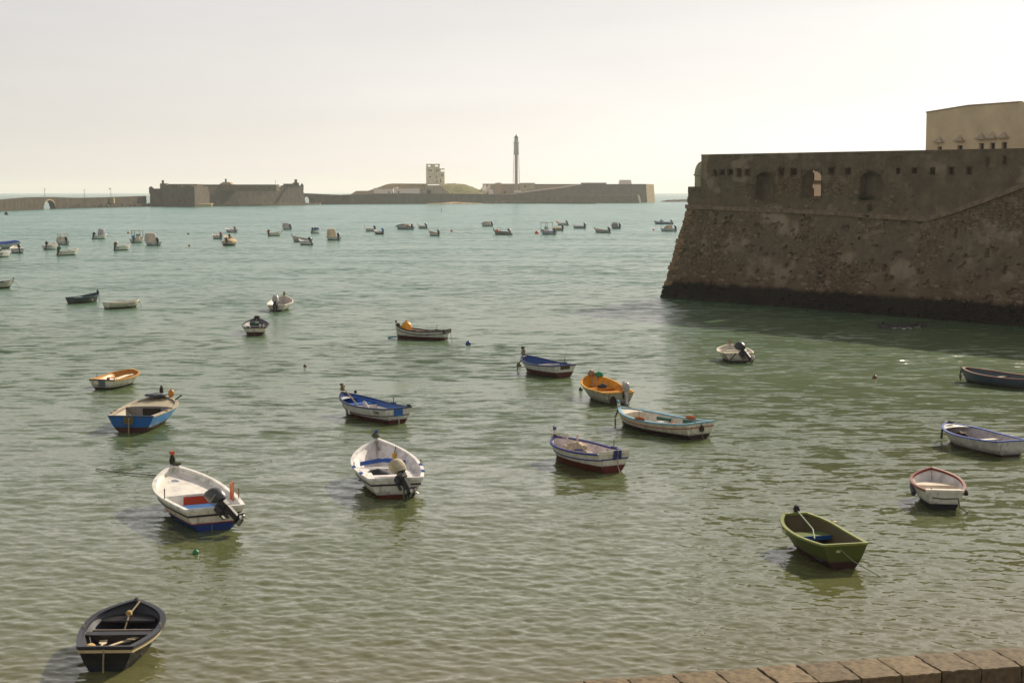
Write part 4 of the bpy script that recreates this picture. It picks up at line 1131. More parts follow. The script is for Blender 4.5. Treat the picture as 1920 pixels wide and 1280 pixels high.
def make_hull(root, P, near=True):
    nt_ = 30 if near else 12
    ts = [i / nt_ for i in range(nt_ + 1)]
    nlo, nhi = (4, 6) if near else (2, 3)
    zb = lambda t: P['zb'] + P.get('zbs', 0.06) * t ** 2
    def rows_z(t):
        k, s = keel(P, t), sheer(P, t); b = min(max(zb(t), k + .01), s - .02)
        return [k + (b - k) * i / nlo for i in range(nlo)] + [b + (s - b) * i / nhi for i in range(nhi + 1)]
    mb = MB(); nz = nlo + nhi + 1
    st = P.get('strakes', False)
    for side in (1, -1):
        sec = []
        for t in ts:
            zz = rows_z(t); r = []
            for i, z in enumerate(zz): r.append(hull_xyz(P, t, z, side))
            sec.append(r)
        rows = [[sec[j][i] for j in range(len(ts))] for i in range(nz)]
        if st:                                                # clinker planks: each strake steps out at its lower edge
            for i in range(nlo, nz - 1):
                mb.grid([[p + Vector((0, side * 0.018, 0)) for p in rows[i]], rows[i + 1]], 1)
                mb.grid([rows[i], [p + Vector((0, side * 0.018, 0)) for p in rows[i]]], 1)
            for i in range(nlo): mb.grid([rows[i], rows[i + 1]], 0)
        else:
            for i in range(nz - 1): mb.grid([rows[i], rows[i + 1]], 0 if i < nlo else 1)
    if P['blunt'] > 0.02:
        zz = rows_z(1.0); mb.grid([[hull_xyz(P, 1, z, 1), hull_xyz(P, 1, z, -1)] for z in zz], [0] * nlo + [1] * nhi)
    mb.build('hull', [P['mbot'], P['mtop']], root, True)
    zz = rows_z(0.0); tb = MB()
    tb.grid([[hull_xyz(P, 0, z, 1) + Vector((-.004, 0, 0)), hull_xyz(P, 0, z, -1) + Vector((-.004, 0, 0))] for z in zz], [0] * nlo + [1] * nhi)
    tb.build('transom', [P['mbot'], P.get('mtrans', P['mtop'])], root)
    # inside lining and floor
    th = 0.035; zf = P['zf']; ib = MB(); tmax = 0.985
    tt = [0.015 + (tmax - 0.015) * i / nt_ for i in range(nt_ + 1)]
    ni = 5 if near else 2
    L_, R_ = [], []
    for side in (1, -1):
        rows = []
        for i in range(ni + 1):
            rows.append([hull_xyz(P, t, zf + (sheer(P, t) - zf) * i / ni, side, th) for t in tt])
        ib.grid(rows, 0)
        (L_ if side > 0 else R_).extend(rows[0])
    ib.grid([[hull_xyz(P, tt[0], zf + (sheer(P, tt[0]) - zf) * i / ni, 1, th), hull_xyz(P, tt[0], zf + (sheer(P, tt[0]) - zf) * i / ni, -1, th)] for i in range(ni + 1)], 0)
    if P['blunt'] > 0.02:
        ib.grid([[hull_xyz(P, tmax, zf + (sheer(P, tmax) - zf) * i / ni, 1, th), hull_xyz(P, tmax, zf + (sheer(P, tmax) - zf) * i / ni, -1, th)] for i in range(ni + 1)], 0)
    ib.build('inner_hull', P['min'], root, True)
    fb = MB(); fb.grid([L_, R_]); fb.build('floor', P['mfloor'], root)
    # gunwale
    g = MB(); gw = P['gw']; gh = P['gh']
    for side in (1, -1):
        path = [hull_xyz(P, t, sheer(P, t), side) for t in ts]; outs = []
        for i, p in enumerate(path):
            d = path[min(i + 1, len(path) - 1)] - path[max(i - 1, 0)]; o = Vector((d.y, -d.x, 0)).normalized()
            if o.y * side < 0: o = -o
            outs.append(o)
        path[-1] = path[-1] + Vector((-.01, 0, 0))
        g.sweep(path, outs, -gw, 0.022, -gh * .45, gh * .55)
    g.build('gunwale', P['mgun'], root)
    c = MB(); y0 = half(P, 0) + .01; z = P['hs']
    c.box(-P['trk'] - .02, .06 - P['trk'], -y0, y0, z - gh * .45, z + gh * .58)
    c.build('transom_cap', P.get('mcap', P['mgun']), root)
    if P['blunt'] > 0.02:
        c = MB(); y0 = half(P, 1); z = P['hb']; c.box(P['L'] - .1, P['L'] + .03, -y0, y0, z - gh * .45, z + gh * .6); c.build('bow_cap', P['mgun'], root)
    for dz, hh, m in P.get('rails', []):                       # painted rubbing strakes below the gunwale
        r = MB()
        for side in (1, -1):
            path = [hull_xyz(P, t, sheer(P, t) - dz * (1 + .3 * t), side) for t in ts]; outs = []
            for i in range(len(path)):
                d = path[min(i + 1, len(path) - 1)] - path[max(i - 1, 0)]; o = Vector((d.y, -d.x, 0)).normalized()
                if o.y * side < 0: o = -o
                outs.append(o)
            r.sweep(path, outs, -0.006, 0.018, -hh / 2, hh / 2)
        a, b = hull_xyz(P, 0, P['hs'] - dz, 1), hull_xyz(P, 0, P['hs'] - dz, -1)
        r.box(a.x - .02, a.x + .02, b.y - .014, a.y + .014, a.z - hh / 2, a.z + hh / 2)
        r.build('rubbing_strake', m, root)

def thwart(root, P, t, z, w=0.22, m=None, name='thwart', thick=0.035):
    y = hull_xyz(P, t, z, 1, .03).y; x = t * P['L']
    b = MB(); b.box(x - w / 2, x + w / 2, -y, y, z - thick, z)
    return b.build(name, m or P['min'], root)

def foredeck(root, P, t0, m, drop=0.02, bulk=True, bm=None, camber=0.05):
    rows = []; ts = [t0 + (0.985 - t0) * i / 10 for i in range(11)]
    for t in ts:
        r = []
        for k in range(7):
            s = -1 + 2 * k / 6; p = hull_xyz(P, t, sheer(P, t) - drop, 1, .03); r.append(Vector((p.x, p.y * s, p.z + camber * (1 - s * s) * (1 - (t - t0) / (1 - t0)) )))
        rows.append(r)
    b = MB(); b.grid(rows); o = b.build('foredeck', m, root, True)
    if bulk:
        p = hull_xyz(P, t0, sheer(P, t0) - drop, 1, .03); rows2 = []
        for i in range(4):
            z = P['zf'] + (p.z - P['zf']) * i / 3; q = hull_xyz(P, t0, z, 1, .03)
            rows2.append([Vector((p.x - .005, q.y * (-1 + 2 * k / 6), z + (camber * (1 - (-1 + 2 * k / 6) ** 2) if i == 3 else 0))) for k in range(7)])
        c = MB(); c.grid(rows2); c.build('bulkhead', bm or m, root)
    return o

def stem_post(root, P, up=0.35, m=None, w=0.055, tip=None, lean=0.1):
    z = P['hb']; b = MB()
    b.prism([Vector((P['L'] - .10, -w / 2, z - .25)), Vector((P['L'] + .03, -w / 2, z - .25)), Vector((P['L'] + .03 + lean, -w / 2, z + up)), Vector((P['L'] - .06 + lean * .6, -w / 2, z + up * .86))], (0, w, 0))
    o = b.build('stem_post', m or P['mtop'], root)
    if tip:
        c = MB(); c.prism([Vector((P['L'] - .064 + lean * .5, -w / 2 - .006, z + up * .62)), Vector((P['L'] + .036 + lean * .62, -w / 2 - .006, z + up * .60)), Vector((P['L'] + .036 + lean, -w / 2 - .006, z + up + .01)), Vector((P['L'] - .064 + lean * .6, -w / 2 - .006, z + up * .86 + .012))], (0, w + .012, 0)); c.build('post_tip', tip, o)
    # keel line of the stem down to the water
    s = MB(); pts = []
    for i in range(9):
        zz = P['hb'] + (-.12 - P['hb']) * i / 8; q = hull_xyz(P, 1.0, zz, 1); pts.append(Vector((q.x + .012, 0, zz)))
    s.tube(pts, .028, 6); s.build('stem', m or P['mtop'], root)
    return o

def rope(root, pts, r=0.014, c=(0.24, 0.19, 0.12), name='mooring_rope', sag=0.0):
    pts = [Vector(p) for p in pts]; out = []
    for i in range(len(pts) - 1):
        for k in range(6):
            f = k / 6; p = pts[i].lerp(pts[i + 1], f); p.z -= sag * 4 * f * (1 - f); out.append(p)
    out.append(pts[-1]); b = MB(); b.tube(out, r, 5); return b.build(name, mat(c, .9, .2, 20), root, True)

def outboard(root, P, y=0.0, tilt=0.0, cowl=(0.03, 0.03, 0.035), leg=(0.03, 0.03, 0.035), k=1.0, cover=False, detail=True, hz=None, stripe=None, steer=0.0):
    base = Vector((-P['trk'] - .05, y, (hz if hz is not None else P['hs']) + .02))
    M = Matrix.Translation(base) @ Matrix.Rotation(steer, 4, 'Z') @ Matrix.Rotation(tilt, 4, 'Y') @ Matrix.Scale(k, 4)
    g = empty('outboard_motor'); bpy.data.objects.remove(g)
    mc, ml = mat(cowl, .32 if not cover else .85, .12 if not cover else .25, 6, bump=.6 if cover else 0), mat(leg, .45)
    # cowl: rounded sections, long towards the bow
    secs = [(-.02, .13, .15, -.20), (.05, .17, .20, -.18), (.20, .18, .24, -.15), (.34, .165, .23, -.13), (.43, .13, .19, -.11), (.47, .06, .10, -.10)]
    b = MB(); rows = []
    for z, wy, wx, cx in secs:
        r = []
        for j in range(16):
            a = 2 * math.pi * j / 16; ca, sa = math.cos(a), math.sin(a)
            r.append(M @ Vector((cx + wx * math.copysign(abs(ca) ** .65, ca), wy * math.copysign(abs(sa) ** .65, sa), z + .10 + .05 * ca)))
        rows.append(r)
    b.grid(rows, closed=True); n0 = len(b.v); b.v += [tuple(q) for q in rows[-1]]; b.f.append(tuple(range(n0, n0 + 16))); b.m.append(0)
    n0 = len(b.v); b.v += [tuple(q) for q in rows[0]]; b.f.append(tuple(range(n0, n0 + 16))[::-1]); b.m.append(0)
    mo = b.build('outboard_motor', mc, root, True)
    s = MB()
    for z0, z1, x0, x1, w in ((.10, -.15, -.28, -.06, .075), (-.15, -.62, -.27, -.10, .05), (-.62, -.78, -.30, -.07, .04)):
        s.box(x0, x1, -w, w, z1, z0, M=M)
    s.box(-.42, -.02, -.10, .10, -.64, -.615, M=M)
    s.build('leg', ml, mo)
    if detail:
        c = MB(); c.box(-.08, .10, -.13, .13, -.16, .06, M=M); c.box(.06, .11, -.12, -.05, -.34, .02, M=M); c.box(.06, .11, .05, .12, -.34, .02, M=M); c.build('clamp_bracket', mat((.05, .05, .055), .5), mo)
        h = MB(); h.tube([M @ Vector((0.0, 0, .12)), M @ Vector((.30, .03, .17)), M @ Vector((.48, .04, .18))], .022, 6); h.build('tiller', mat((.03, .03, .03), .6), mo)
        p = MB(); pc = M @ Vector((-.34, 0, -.72)); p.tube([M @ Vector((-.10, 0, -.72)), M @ Vector((-.30, 0, -.72)), M @ Vector((-.42, 0, -.72))], [.06, .055, .02], 8); gb = p.build('gear_case', mat((.45, .43, .40) if not cover else (.35, .33, .3), .35, metal=.5), mo, True)
        for i in range(3):
            a = 2 * math.pi * i / 3; q = MB(); u = Vector((0, math.cos(a), math.sin(a))); w = Vector((0, -math.sin(a), math.cos(a))); c0 = Vector((-.36, 0, -.72))
            V = [c0 + u * .04 - w * .025 + Vector((.03, 0, 0)), c0 + u * .12 - w * .06 + Vector((.035, 0, 0)), c0 + u * .16 + Vector((0, 0, 0)), c0 + u * .12 + w * .05 - Vector((.035, 0, 0)), c0 + u * .04 + w * .02 - Vector((.02, 0, 0))]
            q.prism([M @ v for v in V], (M.to_3x3() @ Vector((-.012, 0, 0)))); q.build('propeller_blade', mat((.5, .47, .42), .35, metal=.4), mo)
    if stripe:
        q = MB(); q.box(-.30, .02, -.19, .19, .22, .25, M=M); q.build('cowl_band', mat(stripe, .4), mo)
    return mo

BOATS = {}
def boat(key, name, label, stern, bow, L, W, hs, hb=None, hm=None, tr=.78, tm=.42, bp=2.1, blunt=0.0, rake=.35, trk=.06, draft=.12, zb=.14, zf=.13, top=WHITE, bot=REDB, inn=WHITE, flo=None, gun=WHITE, cap=None, rails=(), gw=.06, gh=.05, strakes=False, trans=None, cat='boat', group='boats moored near the shore', e0=.34, e1=.75, dirt=.42, roll=0.0, zbs=.06, stem=True, post=None, tip=None, lean=.1, postm=None):
    """stern and bow are where the photograph shows the middle of the transom top and the bow's top edge"""
    Sp = at(stern[0], stern[1], hs)
    if hb is None: hb = hs + .15
    Bp = at(bow[0], bow[1], hb); dv = Bp - Sp; th = math.atan2(dv.x, dv.y)
    LC = math.hypot(dv.x, dv.y)
    L = LC                                                   # the length follows from the two ends
    root = empty(name, (Sp.x, Sp.y, 0), math.pi / 2 - th)
    root.rotation_euler = (roll, 0, math.pi / 2 - th)
    tag(root, label, cat, group)
    bp += .55; tm += .04
    P = dict(L=L, W=W, hs=hs, hb=hb, hm=hm if hm else hs - .02, tr=tr, tm=tm, bp=bp, blunt=blunt, rake=rake, trk=trk, draft=draft, zb=zb, zbs=zbs, zf=zf, e0=e0, e1=e1, gw=gw, gh=gh, strakes=strakes,
             mtop=hullpaint(top, dirt), mbot=mat(bot, .6, .3, 4, .55, (.03, .03, .02)), min=paint(inn, dirt=dirt + .1), mfloor=paint(flo or inn, dirt=dirt + .15), mgun=paint(gun, dirt=dirt), rails=[(a, b, paint(c)) for a, b, c in rails])
    if cap: P['mcap'] = paint(cap)
    if trans: P['mtrans'] = hullpaint(trans, dirt)
    make_hull(root, P)
    if stem and blunt < .02: stem_post(root, P, post if post else .05, paint(postm or top), tip=paint(tip) if tip else None, lean=lean if post else .0)
    M = Matrix.Translation(root.location) @ root.rotation_euler.to_matrix().to_4x4()
    print('BOAT', key, 'L %.2f LC %.2f W %.2f hb %.2f th %.0f' % (L, LC, W, hb, math.degrees(th)))
    BOATS[key] = (root, P, M); return root, P, M

def oarlock(root, P, t, side, h=.16, c=(.10, .07, .05), block=None):
    p = hull_xyz(P, t, sheer(P, t), side, .02)
    b = MB(); b.tube([p, p + Vector((0, 0, h))], .016, 6); o = b.build('thole_pin', mat(c, .7), root)
    if block:
        q = MB(); q.box(p.x - .12, p.x + .12, p.y - .045, p.y + .045, p.z + .01, p.z + .07); q.build('thole_block', paint(block), root)

def oar(M, a, b, label, shaft=(.55, .45, .30), blade=(.75, .70, .6), r=.022, bl=.5):
    a, b = Vector(a), Vector(b); m = MB(); d = (b - a).normalized(); side = d.cross(Vector((0, 0, 1))).normalized()
    root = bpy.data.objects.new('oar', None); COL.objects.link(root); root.matrix_world = M @ Matrix.Translation(a); tag(root, label, 'oar', 'oars lying in boats')
    m.tube([Vector(), (b - a) - d * bl], r, 7); m.build('shaft', mat(shaft, .6, .2, 6), root, True)
    q = MB(); e = b - a; s0 = e - d * bl * 1.02
    q.prism([s0 - side * .025, s0 + d * bl * .4 - side * .075, e - side * .07, e + side * .07, s0 + d * bl * .4 + side * .075, s0 + side * .025], d.cross(side) * .018); q.build('blade', mat(blade, .6, .2, 6), root)
    return root

def buoy(px, py, r, col, label, z=0.0, M=None, loc=None, squash=1.0, kind='buoy'):
    m = MB(); prof = [(r * math.sin(R(a)), -r * squash * math.cos(R(a))) for a in range(4, 177, 12)] + [(r * .22, r * squash * 1.0), (r * .2, r * squash * 1.22), (.001, r * squash * 1.24)]
    m.lathe(prof, (0, 0, 0), 14)
    o = m.build('buoy', mat(col, .45, .12, 4, .25, (.08, .06, .04)), smooth=True)
    if M is not None: o.matrix_world = M @ Matrix.Translation(Vector(loc))
    else:
        p = at(px, py, 0); o.location = (p.x, p.y, z + r * .35)
    tag(o, label, kind, 'buoys'); return o

def lump(root, P, c, s, col, name, seed=1, rough=.85, M=None, n=3, amp=.40, label=None, cat=None, group=None):
    bm = bmesh.new(); bmesh.ops.create_icosphere(bm, subdivisions=n, radius=1.0); rr = random.Random(seed); off = Vector((rr.random() * 9, rr.random() * 9, rr.random() * 9))
    from mathutils import noise as mn
    for v in bm.verts:
        k = 1 + amp * mn.noise(v.co * 1.7 + off) + amp * .6 * mn.noise(v.co * 4 + off); v.co = Vector((v.co.x * s[0], v.co.y * s[1], v.co.z * s[2])) * k
        if v.co.z < -s[2] * .55: v.co.z = -s[2] * .55
    me = bpy.data.meshes.new(name); bm.to_mesh(me); bm.free(); me.materials.append(mat(col, rough, .3, 9, bump=.6)); me.polygons.foreach_set('use_smooth', [True] * len(me.polygons))
    o = bpy.data.objects.new(name, me); COL.objects.link(o)
    if label:
        o.matrix_world = M @ Matrix.Translation(Vector(c)); tag(o, label, cat, group)
    else:
        o.parent = root; o.location = c
    return o

def panel(root, x0, x1, y0, y1, z0, z1, col, name, dirt=.2):
    b = MB(); b.box(x0, x1, y0, y1, z0, z1); return b.build(name, paint(col, dirt=dirt) if not hasattr(col, 'name') else col, root)

# -- black dinghy, bottom left
r, P, M = boat('black', 'dinghy', 'small black dinghy with cream rubbing strake in the bottom left corner', (198, 1212), (256, 1124), 3.0, 1.55, .48, .64, .44, tr=.66, tm=.5, bp=2.3, top='#17171b', bot='#20242c', inn='#3a3c44', flo='#4a443e', gun='#2c2d36', rails=((.07, .055, '#cdb98c'),), zb=.16, gw=.09, rake=.3, dirt=.15)
thwart(r, P, .48, .36, .24, paint('#2b2c34')); thwart(r, P, .80, .43, .5, paint('#24242a'), 'bow_seat')
panel(r, P['L'] * .56, P['L'] * .58, -.62, .62, .13, .36, '#766a62', 'bulkhead')
panel(r, .55, 1.25, -.55, .35, .135, .16, '#4a3f34', 'floor_board')
oar(M, (.12, .30, .34), (1.55, -.25, .22), 'pale oar lying nearest the stern inside the black dinghy', (.62, .5, .3), (.7, .6, .42), bl=.5)
oar(M, (.05, .12, .40), (1.35, .35, .22), 'second pale oar lying along the port side inside the black dinghy', (.62, .5, .3), (.7, .6, .42), bl=.5)
lump(r, P, (.55, .42, .26), (.20, .13, .12), lin('#c9a86a'), 'fishing_basket', 3, M=M, label='small yellowish basket in the stern of the black dinghy', cat='basket', amp=.1)
rope(r, [(P['L'] - .25, -.12, .68), (P['L'] - .65, .02, .50), (P['L'] - 1.2, .05, .16)], .016, (.5, .4, .25))
rope(r, [(-.06, .02, .5), (-.1, .03, .2), (-.12, .03, -.2)], .018, (.35, .27, .16))
lump(r, P, (P['L'] - .6, .03, .52), (.09, .06, .06), lin('#b89a63'), 'rope_knot', 6)
b = MB(); q = [hull_xyz(P, t_, z_, -1) + Vector((0, -.006, 0)) for t_, z_ in ((.32, .27), (.45, .27), (.45, .34), (.32, .34))]; b.prism(q, (0, -.01, 0)); b.build('name_plate', paint('#9fb2c4'), r)
for s_ in (1, -1): oarlock(r, P, .5, s_, .1, (.4, .32, .2))

# -- white motor boat with the red locker door
r, P, M = boat('motorblue', 'motor_boat', 'white open motor boat with red locker door and blue bottom', (402, 952), (323, 872), 4.5, 2.0, .60, 1.02, .62, tr=.80, tm=.42, bp=2.2, top=CREAMW, bot='#1c3f86', inn='#efece4', gun='#f0ede4', rails=((.17, .05, '#14141a'),), zb=.20, gw=.09, gh=.07, rake=.45)
foredeck(r, P, .54, paint('#efeae0'), .14, True, paint('#e6e2d8'), .03)
x = P['L'] * .54; panel(r, x - .035, x - .012, -.66, .22, .20, .47, '#b23a1e', 'locker_door', .1)
panel(r, x - .42, x - .06, -.86, .86, .17, .21, '#e9e6de', 'bench'); panel(r, 1.05, x - .45, -.80, .80, .30, .325, '#1d62a0', 'blue_seat')
thwart(r, P, .15, .42, .30, paint('#e6e8ea'), 'stern_bench')
b = MB(); 
for side in (1, -1):
    pth = [hull_xyz(P, i / 24, P['zb'] + .06 * (i / 24) ** 2 + .012, side) for i in range(24)]
    b.sweep(pth, [Vector((0, side, 0))] * 24, -.01, .008, -.013, .013)
q = hull_xyz(P, 0, P['zb'] + .012, 1); b.box(q.x - .016, q.x, -q.y, q.y, q.z - .013, q.z + .013); b.build('boot_stripe', paint('#a02c22'), r)
outboard(r, P, -.12, R(52), (.075, .075, .078), (.02, .02, .022), 1.0, stripe=(.30, .30, .29), steer=R(34))
lump(r, P, (P['L'] - .02, 0, P['hb'] + .14), (.085, .085, .20), lin('#2c2d22'), 'bow_bollard', 2, amp=.12); panel(r, P['L'] - .06, P['L'] + .06, -.06, .06, P['hb'] + .32, P['hb'] + .42, '#c25436', 'bollard_cap')
lump(r, P, (P['L'] - .12, -.1, P['hb'] + .05), (.09, .13, .06), lin('#4a4a38'), 'rope_coil', 4)
for k_, (dx, dh) in enumerate(((1.45, .46), (1.25, .54))):
    b = MB(); b.box(dx - .05, dx + .05, -.88, -.84, .5, .5 + dh); b.build('orange_board', paint('#e07d52'), r)
oarlock(r, P, .18, -1, .32, (.25, .15, .1)); oarlock(r, P, .34, 1, .32, (.12, .1, .09))
lump(r, P, (P['L'] * .62, .34, .88), (.09, .12, .05), (.55, .56, .6), 'deck_hatch', 3, amp=.05)
lump(r, P, (.72, .1, .43), (.13, .1, .05), lin('#c6b795'), 'coiled_rope', 5)
rope(r, [(-.08, .1, .2), (-.1, .1, -.3)], .012)
ml = empty('mooring_line', (0, 0, 0)); tag(ml, 'long dark mooring line floating beside the white boat with red locker', 'rope')
b = MB(); b.tube([at(x_, y_, .03) for x_, y_ in ((180, 878), (205, 883), (232, 886), (262, 888), (300, 892))], .016, 5); b.build('line', mat((.12, .10, .06), .8), ml)
b = MB(); b.tube([at(x_, y_, .03) for x_, y_ in ((372, 888), (400, 878), (440, 873), (470, 869), (510, 862))], .010, 5); b.build('line', mat((.14, .12, .08), .8), ml)

# -- white boat with covered outboard, middle
r, P, M = boat('mid', 'motor_boat', 'white open boat seen from astern with cloth covered outboard', (742, 897), (705.6, 822), 4.6, 2.1, .60, 1.06, .62, tr=.76, tm=.40, bp=2.1, top='#e8e2d6', bot='#5c2018', inn='#f0eae6', gun='#f0ece6', rails=((.17, .05, '#23222a'),), zb=.13, zf=.12, gw=.08, gh=.07, rake=.4)
thwart(r, P, .60, .44, .34, paint('#efe9e4')); thwart(r, P, .30, .44, .30, paint('#efe9e4')); thwart(r, P, .09, .44, .28, paint('#efe9e4'), 'stern_bench')
for s_ in (1, -1): panel(r, .2, P['L'] * .6, s_ * .62 - .14, s_ * .62 + .14, .40, .435, '#efe9e4', 'side_bench')
panel(r, .5, P['L'] * .6, -.5, .5, .125, .135, '#3a2e2a', 'floor_mat')
b = MB(); y = .72; x = P['L'] * .60 + .20
b.prism([Vector((x, -y, .48)), Vector((x, 0, .58)), Vector((x, y, .48)), Vector((x + .03, y, .60)), Vector((x + .03, .1, .70)), Vector((x + .03, 0, .67)), Vector((x + .03, -.1, .70)), Vector((x + .03, -y, .60))], (.03, 0, 0)); b.build('blue_backboard', paint('#2350a0'), r)
lump(r, P, (P['L'] * .47, .32, .26), (.26, .42, .22), (.03, .03, .035), 'dark_bag', 7, M=M, label='black bag lying amidships in the white boat with covered outboard', cat='bag')
outboard(r, P, -.1, R(48), lin('#b9ac90'), (.03, .03, .03), 1.05, cover=True, steer=R(24))
lump(r, P, (P['L'] - .05, .02, P['hb'] + .1), (.09, .12, .1), lin('#55574a'), 'bow_rope', 3); panel(r, P['L'] - .05, P['L'] + .03, -.05, .05, P['hb'] + .14, P['hb'] + .30, '#2a4c9c', 'bow_bollard')
rope(r, [(P['L'] - .1, .05, P['hb']), (P['L'] - .3, 0, P['hb'] - .2), (P['L'] - .25, -.05, P['hb'] - .35)], .03, (.3, .29, .22))
rope(r, [(P['L'] * .83, -.52, .92), (P['L'] * .82, -.48, .72)], .015, (.1, .09, .08)); buoy(0, 0, .075, lin('#d9a514'), 'small yellow float hung inside the white boat with covered outboard', M=M, loc=(P['L'] * .815, -.47, .63), squash=1.3, kind='float')
for t_, s_ in ((.40, 1), (.18, 1), (.40, -1), (.18, -1)): oarlock(r, P, t_, s_, .20 if t_ > .3 else .05, (.2, .1, .07), '#2a57b0')
oar(M, (.5, .72, .47), (1.9, .66, .47), 'short white oar on the port bench of the boat with covered outboard', (.75, .68, .58), (.8, .75, .66), .03, .4)
rope(r, [(-.1, -.22, .5), (-.16, -.22, .2), (-.15, -.2, -.2)], .022, (.06, .22, .12)); rope(r, [(-.1, -.32, .45), (-.14, -.33, -.02)], .018, (.06, .22, .12))

# -- white boat with blue inside and name on the side
r, P, M = boat('tere', 'rowing_boat', 'white rowing boat with bright blue inside and a name on its side', (745, 765), (641, 735), 4.1, 1.65, .60, .82, .55, tr=.76, tm=.42, bp=2.3, top='#e4dfd8', bot='#551c17', inn='#2160ae', flo='#d9d2cc', gun='#1c3560', rails=((.28, .035, '#4a1a1c'),), zb=.16, zf=.14)
foredeck(r, P, .86, paint('#eae6e2'), .12, False)
thwart(r, P, .68, .50, .42, paint('#2464b4')); panel(r, P['L'] * .60, P['L'] * .63, -.66, .66, .15, .44, '#e4dcd8', 'bulkhead'); panel(r, P['L'] * .60 - .012, P['L'] * .60, .1, .6, .17, .36, '#2361b2', 'blue_panel')
for s_ in (1, -1):
    b = MB(); b.grid([[hull_xyz(P, t_, .15, s_, .05) for t_ in (.03, .2, .35, .5, .6)], [hull_xyz(P, t_, sheer(P, t_) - .2, s_, .05) for t_ in (.03, .2, .35, .5, .6)]]); b.build('lining_board', paint('#dfd6d0'), r)
b = MB(); b.prism([Vector((1.7, -.02, .15)), Vector((2.45, -.02, .15)), Vector((2.45, -.02, .62)), Vector((2.3, -.02, .62))], (0, .04, 0)); b.build('centre_board', paint('#ddd3cc'), r)
panel(r, -.09, -.065, -.20, .20, .30, .585, '#2764ae', 'transom_pad'); b = MB(); b.tube([(-.1, 0, .32), (-.12, 0, -.3)], .022, 6); b.build('rudder_rod', mat((.5, .48, .42), .5), r)
lump(r, P, (1.5, .06, .30), (.2, .16, .14), lin('#8f8478'), 'folded_cloth', 5, M=M, label='crumpled grey cloth in the blue lined boat with a name', cat='cloth')
oar(M, (P['L'] - .15, .02, 1.02), (1.9, .42, .32), 'long wooden oar leaning from the bow of the blue lined boat', (.36, .24, .12), (.4, .28, .16), .024, .3)
lump(r, P, (P['L'] - .06, 0, P['hb'] + .16), (.08, .09, .16), lin('#7a6a4c'), 'bow_rope', 4); panel(r, P['L'] - .03, P['L'] + .06, -.06, .06, P['hb'] + .28, P['hb'] + .36, '#1e2c6c', 'bow_bollard')
oarlock(r, P, .36, -1, .26, (.1, .07, .05), '#1c3560'); panel(r, P['L'] * .86, P['L'] * .88, -.36, -.28, .8, .92, '#15151c', 'cleat'); panel(r, -.02, .1, -.62, -.5, .6, .7, '#15151c', 'cleat')
cu = bpy.data.curves.new('lettering', 'FONT'); cu.body = 'TERE'; cu.size = .17; cu.extrude = .003; cu.align_x = 'CENTER'
to = bpy.data.objects.new('tmp', cu); COL.objects.link(to); dg = bpy.context.evaluated_depsgraph_get(); tm_ = bpy.data.meshes.new_from_object(to.evaluated_get(dg)); bpy.data.objects.remove(to)
lt = bpy.data.objects.new('lettering', tm_); tm_.materials.clear(); tm_.materials.append(mat((.05, .03, .03), .6)); COL.objects.link(lt); lt.parent = r
a0, a1 = hull_xyz(P, .06, .36, 1), hull_xyz(P, .26, .36, 1); yv = (hull_xyz(P, .15, .50, 1) - hull_xyz(P, .15, .34, 1)).normalized(); xv = (a0 - a1).normalized(); zv = xv.cross(yv).normalized(); yv = zv.cross(xv)
pp = hull_xyz(P, .13, .37, 1) + zv * .012
lt.matrix_local = Matrix(((xv.x, yv.x, zv.x, pp.x), (xv.y, yv.y, zv.y, pp.y), (xv.z, yv.z, zv.z, pp.z), (0, 0, 0, 1)))

# -- black and white boat with the orange ball
r, P, M = boat('ball', 'rowing_boat', 'black trimmed white boat with high stem and orange ball float', (836, 620), (743, 610), 3.4, 1.32, .56, .78, .50, tr=.62, tm=.48, bp=2.4, top='#ddd8cc', bot='#4a1715', inn='#b7a494', gun='#191b1e', rails=((.16, .045, '#17181c'),), zb=.16, rake=.1, post=.32, tip='#111114', lean=.03, gh=.06, trk=.02)
panel(r, -.14, -.02, -.50, .50, .42, .66, '#1f2724', 'stern_board'); thwart(r, P, .3, .38); thwart(r, P, .6, .42)
buoy(0, 0, .33, lin('#e39a1c'), 'large orange ball float in the bow of the black trimmed boat', M=M, loc=(P['L'] - .72, .05, .72))
for t_ in (.3, .55): oarlock(r, P, t_, 1, .06, block='#191b1e')
oarlock(r, P, .26, -1, .30, (.3, .12, .08), '#191b1e')
rope(r, [(-.3, .1, .6), (-.42, .1, .2), (-.45, .1, -.2)], .014, (.3, .26, .18)); rope(r, [(P['L'] - .02, 0, .1), (P['L'] + .45, .25, .03)], .05, (.10, .26, .38), 'bow_rope')
lump(r, P, (P['L'] - .15, .05, P['hb'] + .06), (.12, .12, .1), lin('#3c3a30'), 'rope_coil', 4)

